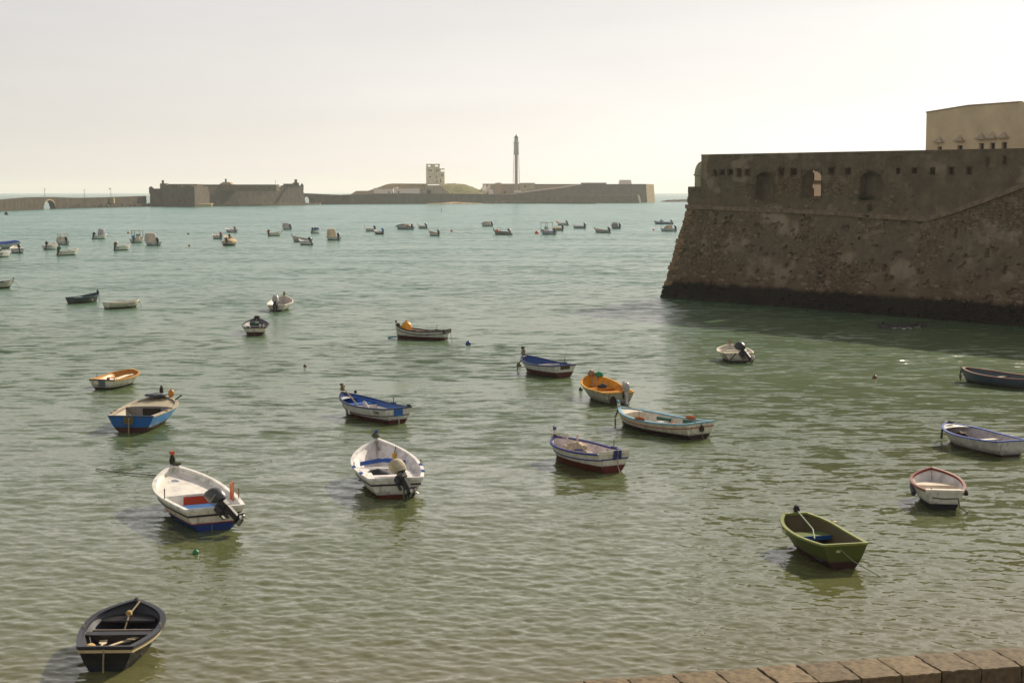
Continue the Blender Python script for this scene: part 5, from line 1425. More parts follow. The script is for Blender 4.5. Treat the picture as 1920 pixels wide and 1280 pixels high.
# -- white boat, blue inside, maroon bottom
r, P, M = boat('blueint', 'rowing_boat', 'white boat with dark blue inside and maroon bottom, centre of the bay', (1058, 685), (981, 665), 3.9, 1.7, .58, .82, .54, tr=.78, tm=.42, bp=2.3, top='#dcd7cc', bot='#5a2a25', inn='#20508e', gun='#26386f', zb=.26, zf=.15, gh=.06)
foredeck(r, P, .93, paint('#e6e2da'), .03, False)
panel(r, P['L'] * .55, P['L'] * .58, -.7, .55, .16, .46, '#cdbfb8', 'seat_back'); thwart(r, P, .30, .42, .34, paint('#d8c3b0')); panel(r, -.09, -.066, -.28, .28, .40, .58, '#4b3a24', 'transom_pad')
oar(M, (.3, .1, .62), (1.9, .45, .40), 'pale oar lying across the dark blue inside of the maroon bottomed boat', (.8, .7, .56), (.85, .75, .62), .045, .5)
lump(r, P, (P['L'] - .02, 0, P['hb'] + .14), (.09, .10, .18), lin('#8b7a66'), 'bow_rope', 9); panel(r, P['L'] - .03, P['L'] + .09, -.07, .07, P['hb'] + .30, P['hb'] + .42, '#1b1715', 'bow_bollard')
oarlock(r, P, .30, -1, .28, (.1, .07, .05), '#26386f'); rope(r, [(P['L'], .04, .72), (P['L'] + .25, .1, .3), (P['L'] + .35, .12, .02)], .03, (.25, .12, .10))
buoy(973, 686, .13, lin('#1f5a3c'), 'small green float on the bow rope of the maroon bottomed boat')

# -- yellow boat
r, P, M = boat('yellow', 'motor_boat', 'weathered white boat painted yellow inside with a small outboard', (1160, 736), (1108, 701), 3.7, 1.75, .50, .90, .52, tr=.76, tm=.46, bp=2.7, top='#b4ad9c', bot='#3a362a', inn='#e39a0c', gun='#e2a528', zb=.05, zf=.13, dirt=.75, gw=.05, e0=.3)
thwart(r, P, .42, .36, .25, paint('#d9941f')); thwart(r, P, .10, .40, .30, paint('#e0b77a'), 'stern_bench'); thwart(r, P, .70, .40, .35, paint('#d08c1a'), 'bow_seat')
outboard(r, P, -.25, R(8), (.42, .40, .37), (.50, .48, .45), .8, stripe=(.05, .05, .05))
lump(r, P, (P['L'] - .12, 0, P['hb'] + .04), (.12, .16, .14), lin('#8f7c6a'), 'bow_rope', 3); lump(r, P, (P['L'] - .25, -.30, P['hb'] - .02), (.16, .16, .14), lin('#2f8a63'), 'green_net', 6, M=M, label='bunch of green net hung on the bow of the yellow lined boat', cat='net')
rope(r, [(P['L'] - .3, -.15, .85), (P['L'] - .5, -.1, .3)], .012, (.4, .35, .3)); lump(r, P, (P['L'] * .72, -.2, .46), (.18, .2, .13), (.05, .05, .06), 'dark_sack', 8, M=M, label='dark sack in the bow of the yellow lined boat', cat='sack')
lump(r, P, (-.08, .28, .12), (.05, .14, .26), lin('#3a2f22'), 'old_fender', 2, amp=.15)

# -- long white boat with light blue gunwale
r, P, M = boat('ltblue', 'rowing_boat', 'long white boat with light blue gunwale and thin red stripe', (1311, 792), (1161, 763), 4.7, 1.85, .60, .70, .50, tr=.82, tm=.40, bp=2.4, top='#e4dcc8', bot='#33171a', inn='#e2d9c6', flo='#cfc4b0', gun='#7fb2c9', rails=((.16, .035, '#a8442e'),), zb=.17, post=.26, tip='#4f97bd', lean=.08, gw=.08, rake=.25)
foredeck(r, P, .80, paint('#e9dfcc'), .03, True, paint('#d8cdb6'))
for t_ in (.28, .52): thwart(r, P, t_, .36, .26, paint('#e6dcc8'))
panel(r, 1.5, 2.5, .32, .50, .30, .40, '#1d5a50', 'green_board'); panel(r, 2.1, 2.8, -.62, -.52, .34, .46, '#1d5a50', 'green_board'); panel(r, .9, 1.5, -.72, -.62, .36, .48, '#1d5a50', 'green_board')
for t_, s_ in ((.52, 1), (.30, -1)):
    p = hull_xyz(P, t_, sheer(P, t_), s_); lump(r, P, p + Vector((0, -.06 * s_, .05)), (.26, .09, .08), lin('#a35a2a'), 'rust_fender', 3, amp=.12)
lump(r, P, (1.15, .25, .42), (.16, .12, .07), lin('#b0512e'), 'orange_float', 4, M=M, label='small orange float inside the long boat with light blue gunwale', cat='float')
oar(M, (.8, .05, .40), (3.1, .40, .40), 'white oar lying inside the long boat with light blue gunwale', (.8, .76, .68), (.85, .82, .76), .03)
rope(r, [(P['L'] - .05, .03, P['hb'] + .05), (P['L'] + .12, .1, .3), (P['L'] + .10, .1, -.1)], .035, (.17, .11, .06)); rope(r, [(P['L'] - .1, 0, P['hb'] + .06), (P['L'] - .9, -.2, .68), (P['L'] - 1.1, -.1, .2)], .012, (.35, .28, .2))
lump(r, P, (-.1, -.05, .36), (.06, .10, .14), lin('#463c2c'), 'rudder_fitting', 3); rope(r, [(-.08, -.05, .6), (-.12, -.06, .1), (-.2, -.1, -.1)], .014, (.25, .2, .13))
p = hull_xyz(P, .90, .34, 1)
for k_ in range(3):
    b = MB(); q = hull_xyz(P, .93 - .022 * k_, .36, 1); q2 = hull_xyz(P, .93 - .022 * k_, .44, 1); b.tube([q + Vector((.01, .008, 0)), q2 + Vector((.01, .008, 0))], .012, 4); b.build('registration_mark', paint('#b06a5c'), r)

# -- white boat with navy stripes and a net, front centre right
r, P, M = boat('netboat', 'rowing_boat', 'white boat with navy stripes, tall stem and a net heaped inside', (1149, 849), (1040, 818), 3.5, 1.62, .62, .71, .56, tr=.78, tm=.42, bp=2.5, top='#e6e0d2', bot='#6a231b', inn='#e8dcd8', gun='#27347e', rails=((.19, .04, '#27347e'),), zb=.22, post=.36, tip='#27347e', lean=.02, cap='#e9e2d2', gh=.06, rake=.15)
panel(r, -.10, -.066, -.60, .60, .60, .72, '#e4ddcc', 'raised_transom'); panel(r, -.125, -.10, -.12, .04, .42, .72, '#22306e', 'rudder_pad'); panel(r, -.125, -.10, -.26, -.16, .42, .72, '#22306e', 'rudder_pad')
thwart(r, P, .22, .42, .34, paint('#e4e0de'), 'stern_bench'); thwart(r, P, .52, .38, .24, paint('#e4d8d4'))
lump(r, P, (P['L'] * .56, .22, .46), (.42, .34, .26), lin('#b6a68c'), 'fishing_net', 12, M=M, label='beige fishing net heaped in the boat with navy stripes', cat='net', n=4, amp=.45)
lump(r, P, (P['L'] * .36, .1, .30), (.3, .22, .16), lin('#8a8682'), 'grey_sack', 14, M=M, label='grey sack lying amidships in the boat with navy stripes', cat='sack')
rope(r, [(P['L'], 0, P['hb'] + .12), (P['L'] * .6, .1, .7), (P['L'] * .34, .2, .5)], .014, (.5, .38, .25))
oar(M, (1.1, .42, .60), (2.2, .30, .45), 'navy and white oar beside the net in the boat with navy stripes', lin('#2b3a80'), lin('#2b3a80'), .03, .4)
for x_, y_ in ((P['L'] - .1, .16), (P['L'] - .35, -.28), (P['L'] - .75, -.42)): b = MB(); b.tube([(x_, y_, P['hb'] - .06), (x_, y_, P['hb'] + .14)], .035, 6); b.build('cork_peg', paint('#d6c3b4'), r)
oarlock(r, P, .30, -1, .30, (.2, .12, .08), '#27347e')
for k_ in range(4): panel(r, .75 + .16 * k_, .80 + .16 * k_, -.70, -.66, .30, .50, '#a89c92', 'rib')
rope(r, [(-.08, -.1, .74), (-.15, -.1, .2), (-.3, -.12, -.1)], .018, (.4, .33, .22))
lump(r, P, (P['L'] - .02, .0, P['hb'] + .02), (.07, .1, .06), lin('#4c3f30'), 'bow_rope', 3)

# -- green pram dinghy
r, P, M = boat('green', 'dinghy', 'olive green pram dinghy with blunt bow and red bottom', (1584, 1020), (1491, 962), 3.0, 1.42, .60, .74, .56, tr=.80, tm=.48, bp=2.3, blunt=.42, top='#4f5a1a', bot='#38130f', inn='#54481e', flo='#23303a', gun='#868f42', zb=.18, zf=.13, gw=.06, gh=.05, rake=.3, e0=.42, dirt=.5, trk=.04)
thwart(r, P, .30, .38, .24, paint('#8f9648')); thwart(r, P, .72, .38, .5, paint('#5f6e2c'), 'bow_seat'); panel(r, P['L'] * .72 - .27, P['L'] * .72 - .252, -.52, .52, .28, .385, '#1c5596', 'seat_edge')
for k_ in range(4): panel(r, .25, 2.0, -.42 + .24 * k_, -.26 + .24 * k_, .135, .155, '#2e4250', 'floor_board')
rope(r, [(P['L'] - .05, -.05, .80), (P['L'] * .55, .1, .62), (.75, .45, .60)], .018, (.35, .42, .30)); rope(r, [(-.06, .15, .5), (-.3, -.1, .25), (-1.0, -.5, .0)], .013, (.2, .25, .15))
lump(r, P, (P['L'] + .02, -.05, .84), (.08, .08, .11), (.03, .03, .03), 'bow_cleat', 3); panel(r, P['L'] * .72, P['L'] * .72 + .14, -.80, -.72, .60, .66, '#d8c8a8', 'worn_patch')
lump(r, P, (-.06, .20, .44), (.03, .05, .04), lin('#c9b88c'), 'shackle', 2)
buoy(1474, 988, .12, lin('#9c8a7c'), 'small brownish float off the bow of the green pram')

# -- small white dinghy with red brown rim
r, P, M = boat('redrim', 'dinghy', 'small white dinghy with red brown rim and dark blue bottom', (1771, 920), (1746, 877), 2.9, 1.5, .55, .72, .52, tr=.70, tm=.46, bp=2.2, top='#dcd8cc', bot='#0e1220', inn='#e2dcd6', gun='#7c3122', cap='#e6dfd0', zb=.18, zf=.14, gh=.07, stem=False)
thwart(r, P, .70, .40, .5, paint('#e6d8c2'), 'bow_seat'); thwart(r, P, .22, .46, .42, paint('#e8dccb'), 'stern_bench'); panel(r, P['L'] * .70 - .27, P['L'] * .70 - .252, -.6, .6, .15, .40, '#d8c8b4', 'seat_front')
b = MB(); q = hull_xyz(P, .42, .40, 1); b.tube([q + Vector((.25, .04, .04)), q + Vector((-.25, .05, -.12))], .075, 8); b.build('fender', mat((.05, .055, .06), .6), r, True)
lump(r, P, (.06, -.60, .48), (.07, .07, .10), (.03, .03, .04), 'fender', 3); rope(r, [(-.05, .35, .36), (-.06, 0, .33), (-.05, -.38, .35), (-.08, -.42, .1), (-.4, -.65, -.02)], .018, (.12, .09, .06))
rope(r, [(.1, .36, .6), (.22, .30, .52), (.2, .24, .42)], .02, (.3, .18, .12))

# -- white boat with blue rim, right edge
r, P, M = boat('whiteblue', 'dinghy', 'white dinghy with thin blue rim at the right edge of the view', (1896, 826), (1773, 792), 3.9, 1.7, .55, .66, .50, tr=.74, tm=.44, bp=2.3, top='#cfcac4', bot='#3a1c1e', inn='#b9b0ae', flo='#8a8078', gun='#2a57b4', zb=.08, zf=.13, gw=.05, gh=.04, dirt=.45)
foredeck(r, P, .80, paint('#ece6da'), .01, False); thwart(r, P, .42, .36, .22, paint('#e2d8c8')); thwart(r, P, .12, .36, .3, paint('#b8aea6'), 'stern_bench')
lump(r, P, (P['L'] * .68, .18, .32), (.22, .25, .18), lin('#33181a'), 'dark_bag', 3, M=M, label='dark red bag under the foredeck of the blue rimmed dinghy', cat='bag')
lump(r, P, (P['L'] * .92, -.02, .72), (.10, .13, .05), (.06, .06, .07), 'deck_cleat', 4); rope(r, [(P['L'], .05, .6), (P['L'] + .12, .06, .3), (P['L'] + .1, .08, .05)], .045, (.04, .04, .04))
buoy(1780, 812, .13, lin('#b8862c'), 'small ochre float under the bow of the blue rimmed dinghy')

# -- long dark blue boat cut by the right edge
r, P, M = boat('darkblue', 'rowing_boat', 'long weathered slate blue boat with red rim cut by the right edge', (1975, 709), (1803, 688), 5.2, 1.8, .58, .66, .46, tr=.7, tm=.48, bp=2.4, top='#3d5468', bot='#2a2622', inn='#45525a', gun='#7a3a30', zb=.06, zf=.13, dirt=.7, gh=.05, strakes=True, stem=True, lean=0)
thwart(r, P, .35, .34, .24, paint('#8a7a68')); thwart(r, P, .60, .36, .24, paint('#8a7a68')); foredeck(r, P, .94, paint('#c2b49c'), .0, False)
rope(r, [(P['L'], 0, .6), (P['L'] + .05, .04, .3), (P['L'] - .02, .06, .02)], .03, (.05, .045, .04)); lump(r, P, (P['L'] + .03, .04, .2), (.06, .06, .12), lin('#6b5b48'), 'fender', 3)

# -- small white boat before the bastion
r, P, M = boat('smallwhite', 'motor_boat', 'small cream motor boat alone in front of the bastion', (1386, 662), (1368, 645), 3.4, 1.85, .50, .70, .48, tr=.80, tm=.40, bp=2.2, top='#dbd2bf', bot='#2a1a18', inn='#d8cfbe', gun='#e9dfc8', zb=.10, zf=.13)
thwart(r, P, .36, .44, .3, paint('#e4d8bd')); panel(r, .5, 1.1, .1, .7, .13, .36, '#1d1816', 'locker'); thwart(r, P, .75, .44, .4, paint('#cfc4b0'), 'bow_seat')
outboard(r, P, -.12, R(50), (.03, .032, .04), (.025, .025, .03), 1.1, steer=R(35))
rope(r, [(.3, .82, .46), (-.1, .55, .06)], .025, (.05, .05, .045)); rope(r, [(-.08, .2, .5), (-.1, .55, .06), (-.12, .58, -.2)], .03, (.05, .05, .045)); lump(r, P, (P['L'] - .1, 0, P['hb'] + .1), (.07, .09, .14), lin('#9a856c'), 'bow_bollard', 4)

# -- orange lined dinghy on the left
r, P, M = boat('orange', 'dinghy', 'small white clinker dinghy with orange inside at the left', (192, 712), (248, 692.5), 3.3, 1.55, .44, .58, .42, tr=.80, tm=.46, bp=3.2, blunt=.12, top='#e6decb', bot='#2a1514', inn='#c98a34', gun='#d59a45', cap='#26201c', zb=.09, zf=.12, strakes=True, rake=.2)
thwart(r, P, .22, .36, .22, paint('#c8c4ba')); thwart(r, P, .62, .33, .24, paint('#c08434')); panel(r, -.085, -.064, -.16, .16, .14, .43, '#5d6668', 'transom_pad')
oar(M, (.35, -.42, .44), (2.4, -.1, .42), 'pale oar lying on the right inside the orange lined dinghy', (.7, .58, .42), (.75, .66, .52), .035); oar(M, (.4, -.52, .44), (2.5, -.28, .44), 'outer pale oar lying beside the first in the orange lined dinghy', (.7, .58, .42), (.75, .66, .52), .035)
oarlock(r, P, .3, 1, .2, (.1, .1, .12))

# -- blue boat on the left
r, P, M = boat('bluehull', 'rowing_boat', 'bright blue wooden boat with grey foredeck on the left', (246, 780), (305, 741), 4.3, 2.05, .62, .85, .62, tr=.84, tm=.45, bp=2.8, top='#0f84cc', bot='#4a2320', inn='#aaa08e', flo='#6b665e', gun='#b9ad96', cap='#23405e', zb=.20, zf=.15, gw=.12, gh=.05, strakes=True, dirt=.35, trans='#0f62ac')  # transom takes a darker blue: its shade is put into the paint
foredeck(r, P, .58, paint('#b3a78e', dirt=.5), .03, True, paint('#8d8a86', dirt=.4)); x = P['L'] * .58
panel(r, x - .035, x - .012, -.42, .28, .26, .58, '#0c0a0a', 'hatch_opening'); thwart(r, P, .24, .48, .2, paint('#b8a88c'))
panel(r, -.09, -.066, -.1, .28, .32, .60, '#6a5a3c', 'transom_pad'); rope(r, [(.05, .06, .68), (-.12, .06, .5), (-.12, .08, -.1)], .03, (.35, .27, .17))
lump(r, P, (P['L'] - .35, .22, P['hb'] + .06), (.35, .4, .08), (.10, .11, .13), 'tarpaulin', 5, M=M, label='dark folded tarpaulin on the bow of the bright blue boat', cat='tarpaulin')
lump(r, P, (P['L'] - .15, 0, P['hb'] + .20), (.08, .08, .22), lin('#3c372c'), 'bow_bollard', 3, amp=.15); buoy(0, 0, .12, lin('#c8822c'), 'small orange float on the bow of the bright blue boat', M=M, loc=(P['L'] - .25, -.42, P['hb'] + .12), squash=1.3, kind='float')
for t_, s_ in ((.45, -1), (.32, -1), (.3, 1), (.15, 1)): oarlock(r, P, t_, s_, .08, (.05, .05, .05), '#8d7f68')
rope(r, [(.9, .3, .5), (1.4, -.3, .22)], .014, (.1, .09, .08)); b = MB(); b.tube([(P['L'] * .8, -.75, .8), (P['L'] * .85, -.95, .95)], .03, 6); b.build('rowlock_peg', mat((.04, .04, .05), .6), r)

# -- maroon and white boat, left of centre
r, P, M = boat('marbow', 'rowing_boat', 'white boat with deep maroon bottom seen from astern, dark inside', (478, 614.5), (481, 596), 4.2, 1.7, .50, .78, .50, tr=.80, tm=.42, bp=2.1, top='#ddd3bf', bot='#3f1a18', inn='#6d6a70', gun='#2b2328', zb=.24, zf=.15)
thwart(r, P, .2, .40, .24, paint('#a08c70')); thwart(r, P, .55, .42, .24, paint('#77757a')); lump(r, P, (P['L'] * .72, .1, .45), (.4, .3, .22), (.03, .07, .06), 'green_tarpaulin', 5, M=M, label='dark green tarpaulin in the bow of the maroon bottomed boat', cat='tarpaulin')
for k_ in (0, 1): b = MB(); b.tube([(.25 + .1 * k_, -.28 - .22 * k_, .42), (.2, -.34 - .2 * k_, .68)], .045, 6); b.build('white_post', paint('#e8dccb'), r)
lump(r, P, (P['L'] - .1, -.05, P['hb'] + .06), (.12, .2, .1), (.06, .055, .05), 'bow_rope', 3); rope(r, [(-.07, .05, .5), (-.09, .05, -.2)], .016, (.2, .14, .08))

# -- white boat with grey outboard, left of centre
r, P, M = boat('white18', 'motor_boat', 'cream motor boat with grey outboard beyond the maroon bottomed boat', (518, 572), (533, 554), 4.3, 1.85, .48, .92, .52, tr=.72, tm=.46, bp=2.5, top='#e4d8c6', bot='#3a201c', inn='#c8bfb6', gun='#e9e0d0', zb=.10, zf=.13)
outboard(r, P, .05, R(35), (.40, .39, .36), (.03, .03, .03), 1.35); lump(r, P, (P['L'] - .05, 0, P['hb'] + .12), (.09, .09, .2), lin('#8a7c44'), 'bow_bollard', 4); thwart(r, P, .35, .40, .25)

# -- small dark blue boat far left
r, P, M = boat('dk19', 'rowing_boat', 'small dark slate blue boat at the left, bow to the right', (133, 558), (185, 548), 3.6, 1.5, .48, .72, .46, tr=.7, tm=.45, bp=2.3, top='#3b4650', bot='#33201f', inn='#2c5560', gun='#3a4a55', zb=.10, zf=.12, dirt=.5)
thwart(r, P, .35, .36, .3, paint('#9aa4a0')); lump(r, P, (P['L'] - .1, 0, P['hb'] + .08), (.1, .1, .14), lin('#5a5040'), 'bow_rope', 3); rope(r, [(P['L'], 0, .6), (P['L'] + .05, 0, 0)], .02, (.15, .13, .1))
# -- white dinghy next to it
r, P, M = boat('w20', 'dinghy', 'plain white dinghy right of the small slate blue boat', (200, 567), (261, 561.5), 3.0, 1.35, .50, .58, .44, tr=.75, tm=.45, bp=2.5, top='#e6dec9', bot='#1a1a22', inn='#d8cfbf', gun='#ece4d0', zb=.08, zf=.12, rails=((.12, .03, '#cfc5ae'),))
thwart(r, P, .35, .36, .24); thwart(r, P, .65, .38, .24); rope(r, [(P['L'], 0, .5), (P['L'] + .2, 0, .02)], .015, (.2, .18, .14))
# -- boat cut by the left edge
r, P, M = boat('left21', 'rowing_boat', 'white boat with raised bow cut by the left edge', (-46, 531), (24, 525), 4.6, 1.7, .56, .74, .52, tr=.7, tm=.45, bp=2.3, top='#d9cfc0', bot='#5a2a34', inn='#5b5550', gun='#8d857a', zb=.12, zf=.13, post=.22, tip='#4a4238', rails=((.16, .03, '#a89c88'),))
foredeck(r, P, .75, paint('#4a4644'), .02, False); rope(r, [(P['L'], 0, .7), (P['L'] + .7, .1, 0.02)], .018, (.2, .18, .15))

# ------------------------------------------------------------------ loose buoys on the water
for x, y, rd, c, lab in ((367, 1038, .085, '#2e7d4c', 'small green buoy below the boat with the red locker'), (878, 646, .16, '#1e4a78', 'small dark blue buoy right of the black trimmed boat'),
                         (572, 687, .09, '#7a5a48', 'tiny brown buoy in open water left of centre'), (1640, 709, .12, '#7a4c44', 'small reddish brown buoy in the bastion shadow'),
                         (1089, 731, .09, '#17110f', 'tiny black buoy beside the yellow lined boat'), (847, 434, .30, '#e0452c', 'bright red buoy among the far motor boats, centre'),
                         (1006.5, 438, .42, '#e2442a', 'bright red buoy at the bow of the canopy boat'), (1225.6, 431.5, .26, '#d9452f', 'small red buoy left of the bastion among far boats'),
                         (240.5, 437.5, .28, '#c86a4e', 'faded orange buoy on the far left water'), (353, 439.5, .24, '#2b2a2c', 'small dark buoy alone on the far left water'),
                         (355, 461.5, .22, '#a8823c', 'small ochre buoy alone on the left water'), (1283.5, 415, .26, '#cc4030', 'small red buoy touching the bastion corner'), (12, 402.5, .8, '#1d1a18', 'dark buoy near the causeway at the far left')):
    buoy(x, y, rd, lin(c), lab)

# ------------------------------------------------------------------ far motor boats
def far_boat(label, x0, x1, wl, heading, top='#d9d6cf', bot='#2a2622', inn='#b8aea4', motor=None, tilt=0, L=None, W=None, feat=(), gun=None, post=0.0, name='motor_boat', hs=.62, hb=1.0, zb=.12):
    """spans photo pixels x0..x1, waterline at wl; heading in degrees to the right of straight away"""
    s = (wl - 359) / HC; wid = (x1 - x0) / s
    th = R(heading); c = at((x0 + x1) / 2, wl, 0); va = math.atan2(c.x, c.y); rel = th - va
    if L is None:
        W_ = W or 1.9; L = max(3.2, (wid - W_ * .7 * abs(math.cos(rel))) / max(.2, abs(math.sin(rel)))); L = min(L, 6.5)
    W = W or min(2.2, L * .42)
    c = c + Vector((math.sin(va), math.cos(va), 0)) * (abs(L / 2 * math.cos(rel)))
    st = c - Vector((math.sin(th), math.cos(th), 0)) * (L / 2)
    root = empty(name, (st.x, st.y, 0), math.pi / 2 - th); tag(root, label, 'boat', 'motor boats moored far out in the bay')
    P = dict(L=L, W=W, hs=hs, hb=hb, hm=hs, tr=.82, tm=.42, bp=2.3, blunt=0, rake=.6, trk=.05, draft=.25, zb=zb, zbs=.05, zf=.16, e0=.32, e1=.8, gw=.1, gh=.08, mtop=paint(top), mbot=mat(bot, .6, .2, 4), min=paint(inn), mfloor=paint(inn), mgun=paint(gun or top))
    make_hull(root, P, near=False)
    if motor: outboard(root, P, 0, R(tilt), lin(motor), (.03, .03, .035), 1.25, detail=False)
    if post: stem_post(root, P, post, paint('#2c2622'))
    for f in feat:
        k = f[0]
        if k == 'cabin':                                       # cuddy cabin with windscreen
            _, t0, t1, h, col = f; xa, xb = t0 * L, t1 * L; w = W * .36; z = hs - .05
            b = MB(); b.prism([Vector((xa, -w, z)), Vector((xb, -w, z)), Vector((xb - (xb - xa) * .35, -w * .9, z + h * .6)), Vector((xa + .25, -w * .85, z + h)), Vector((xa, -w * .85, z + h))], (0, 2 * w, 0)); cb = b.build('cabin', paint(col), root)
            b = MB(); b.prism([Vector((xa + .12, -w - .012, z + h * .55)), Vector((xb - (xb - xa) * .42, -w - .012, z + h * .50)), Vector((xa + .3, -w - .012, z + h * .9)), Vector((xa + .12, -w - .012, z + h * .9))], (0, 2 * w + .024, 0)); b.build('window', mat((.03, .035, .04), .15), cb)
        elif k == 'tarp':                                      # cloth stretched over a frame, standing high
            _, t0, t1, h, col = f; xa, xb = t0 * L, t1 * L; w = W * .42; z = hs
            rows = []
            for q, (zz, sc) in enumerate(((0, 1.0), (.35, .97), (.8, .86), (.97, .7), (1.0, .4))):
                rows.append([Vector(((xa + xb) / 2 + (xb - xa) / 2 * sc * math.copysign(abs(math.cos(a)) ** .4, math.cos(a)), w * sc * math.copysign(abs(math.sin(a)) ** .4, math.sin(a)), z + h * zz)) for a in [2 * math.pi * j / 16 for j in range(16)]])
            b = MB(); b.grid(rows, closed=True); n0 = len(b.v); b.v += [tuple(p) for p in rows[-1]]; b.f.append(tuple(range(n0, n0 + 16))); b.m.append(0); b.build('canvas_cover', mat(lin(col), .85, .15, 2, bump=.5), root, True)
        elif k == 'cover':                                     # low cover from bow to stern
            _, t0, t1, h, col = f; rows = []
            for i in range(9):
                t = t0 + (t1 - t0) * i / 8; r_ = []
                for j in range(7):
                    s_ = -1 + 2 * j / 6; p = hull_xyz(P, t, sheer(P, t) + .05, 1, -.02); r_.append(Vector((p.x, p.y * s_, p.z + h * (1 - s_ * s_) * (1 if 0 < i < 8 else .3))))
                rows.append(r_)
            b = MB(); b.grid(rows); b.build('boat_cover', mat(lin(col), .85, .15, 2, bump=.5), root, True)
        elif k == 'ttop':
            _, t0, t1, h, col, pc = f; xa, xb = t0 * L, t1 * L; w = W * .36
            b = MB(); b.box(xa - .1, xb + .1, -w - .1, w + .1, hs + h - .08, hs + h); b.build('canopy', paint(col), root)
            for xx in (xa, xb):
                for yy in (-w, w): b = MB(); b.tube([(xx, yy, .2), (xx, yy, hs + h - .04)], .045, 5); b.build('canopy_post', mat(lin(pc), .4), root)
        elif k == 'console':
            _, t0, h, col = f; xa = t0 * L; b = MB(); b.box(xa, xa + .6, -.35, .35, .15, hs + h * .6); cs_ = b.build('console', paint(col), root)
            b = MB(); b.prism([Vector((xa + .35, -.38, hs + h * .6)), Vector((xa + .62, -.38, hs + h * .6)), Vector((xa + .42, -.34, hs + h)), Vector((xa + .36, -.34, hs + h))], (0, .76, 0)); b.build('windscreen', mat((.20, .32, .32), .12, spec=.6), cs_)
        elif k == 'rail':
            _, t0, h, pc = f; b = MB()
            for s_ in (1, -1):
                b.tube([hull_xyz(P, t, sheer(P, t) + h, s_, .08) for t in (t0, t0 + .15, t0 + .3, .95)], .03, 4)
                for t in (t0, t0 + .2, .9): p = hull_xyz(P, t, sheer(P, t), s_, .08); b.tube([p, p + Vector((0, 0, h))], .025, 4)
            b.build('bow_rail', mat(lin(pc), .4), root)
        elif k == 'buoy':
            _, t, y, rd, col, lab = f; Mw = Matrix.Translation(root.location) @ root.rotation_euler.to_matrix().to_4x4(); buoy(0, 0, rd, lin(col), lab, M=Mw, loc=(t * L, y, hs + .25))
        elif k == 'bench':
            _, t, col = f; thwart(root, P, t, .45, .4, paint(col))
        elif k == 'deck':
            _, t0, col = f; foredeck(root, P, t0, paint(col), .03, True)
    return root

T = 'far_boat'
far_boat('boat under a blue cover cut by the left edge', -22, 28, 466, 72, feat=(('cover', .05, .97, .45, '#1d3f8c'),), motor='#1d1a18', tilt=45, L=6.0)
far_boat('white boat with dark outboard in front of the blue covered boat', 17, 46, 474.5, -25, feat=(('deck', .5, '#d8d2c6'), ('bench', .3, '#cfc4b2')), motor='#2a2018', tilt=30)
far_boat('white boat with large dark outboard at the left edge', -6, 24, 482, 8, feat=(('deck', .6, '#e2dccf'),), motor='#1c1a20', tilt=40)
far_boat('round white boat with black outboard left of the console boat', 83, 108, 468, 4, feat=(('deck', .65, '#d6cbb4'), ('bench', .3, '#5a4c44')), motor='#17161a', tilt=25, W=2.1)
far_boat('white runabout with windscreen and pale awning, far left', 101, 130, 459, -35, feat=(('cabin', .35, .8, .75, '#d8cdbb'), ('ttop', .2, .5, 1.3, '#d9c9b4', '#8a8078')), motor='#2b2a2e', tilt=10)
far_boat('white boat pointing right with green motor cover, far left', 115, 146, 479, 38, top='#e6dcc9', feat=(('deck', .62, '#cfc8be'), ('bench', .35, '#d8d0c2')), motor='#1f5c48', tilt=15)
far_boat('white boat with tall upright cabin pointing right, far left', 176, 203, 448, 32, top='#ddd8d0', feat=(('tarp', .35, .75, 1.35, '#b4aeb4'), ('deck', .7, '#e8dcc0')), motor='#26242a', tilt=20)
far_boat('boat with brown canopy and blue motor cover, far left', 246, 271, 455, 10, top='#d8d0c0', bot='#2a1c18', feat=(('ttop', .25, .65, 1.55, '#6e6250', '#5a5248'), ('console', .45, .9, '#cfc6b4')), motor='#1f6496', tilt=10, W=2.2)
far_boat('white boat with tall pale canvas cover and black outboard, left', 268, 301, 460.5, -32, top='#d6d4d0', bot='#17181c', feat=(('tarp', .42, .80, 1.45, '#c2b4a6'),), motor='#16161c', tilt=0)
far_boat('small white boat pointing right with brown motor, left', 218, 246, 469.5, 28, top='#e0dccf', feat=(('deck', .65, '#e4d8b8'), ('bench', .35, '#c8b48c')), motor='#6b5236', tilt=15)
far_boat('white boat with round red motor cover', 393, 418, 448, -38, feat=(('deck', .6, '#e2c8a8'),), motor='#a02a34', tilt=0)
far_boat('white boat with dull red motor beyond the others', 419, 445, 436, -32, feat=(('deck', .55, '#dccfd0'),), motor='#8c3438', tilt=20)
far_boat('boat with black outboard half hidden behind the beige boat', 417, 440, 452, -15, top='#d8cdb8', feat=(('deck', .6, '#d4c4a0'),), motor='#15151a', tilt=40)
far_boat('beige boat seen from astern with tan cover', 417, 447, 460.5, 8, top='#d2c2a4', bot='#131420', zb=.30, feat=(('cover', .1, .95, .35, '#b89f78'),), motor='#4c3c34', tilt=15, W=2.3)
far_boat('cream boat pointing right with orange motor cover', 503, 531, 442.5, 42, top='#e2d4c0', feat=(('bench', .4, '#2b6a74'), ('deck', .7, '#9a98a0')), motor='#a04a26', tilt=0, post=.2)
far_boat('grey cabin boat with dark motor left of centre', 525, 548, 430.5, -32, feat=(('tarp', .3, .75, .95, '#b4aaa6'),), motor='#2b2830', tilt=10)
far_boat('long low white boat with high stem behind another boat', 542, 585, 454, -46, name='rowing_boat', top='#cfcac6', gun='#8a8280', feat=(('bench', .3, '#a89c98'), ('bench', .6, '#a89c98')), post=.55)
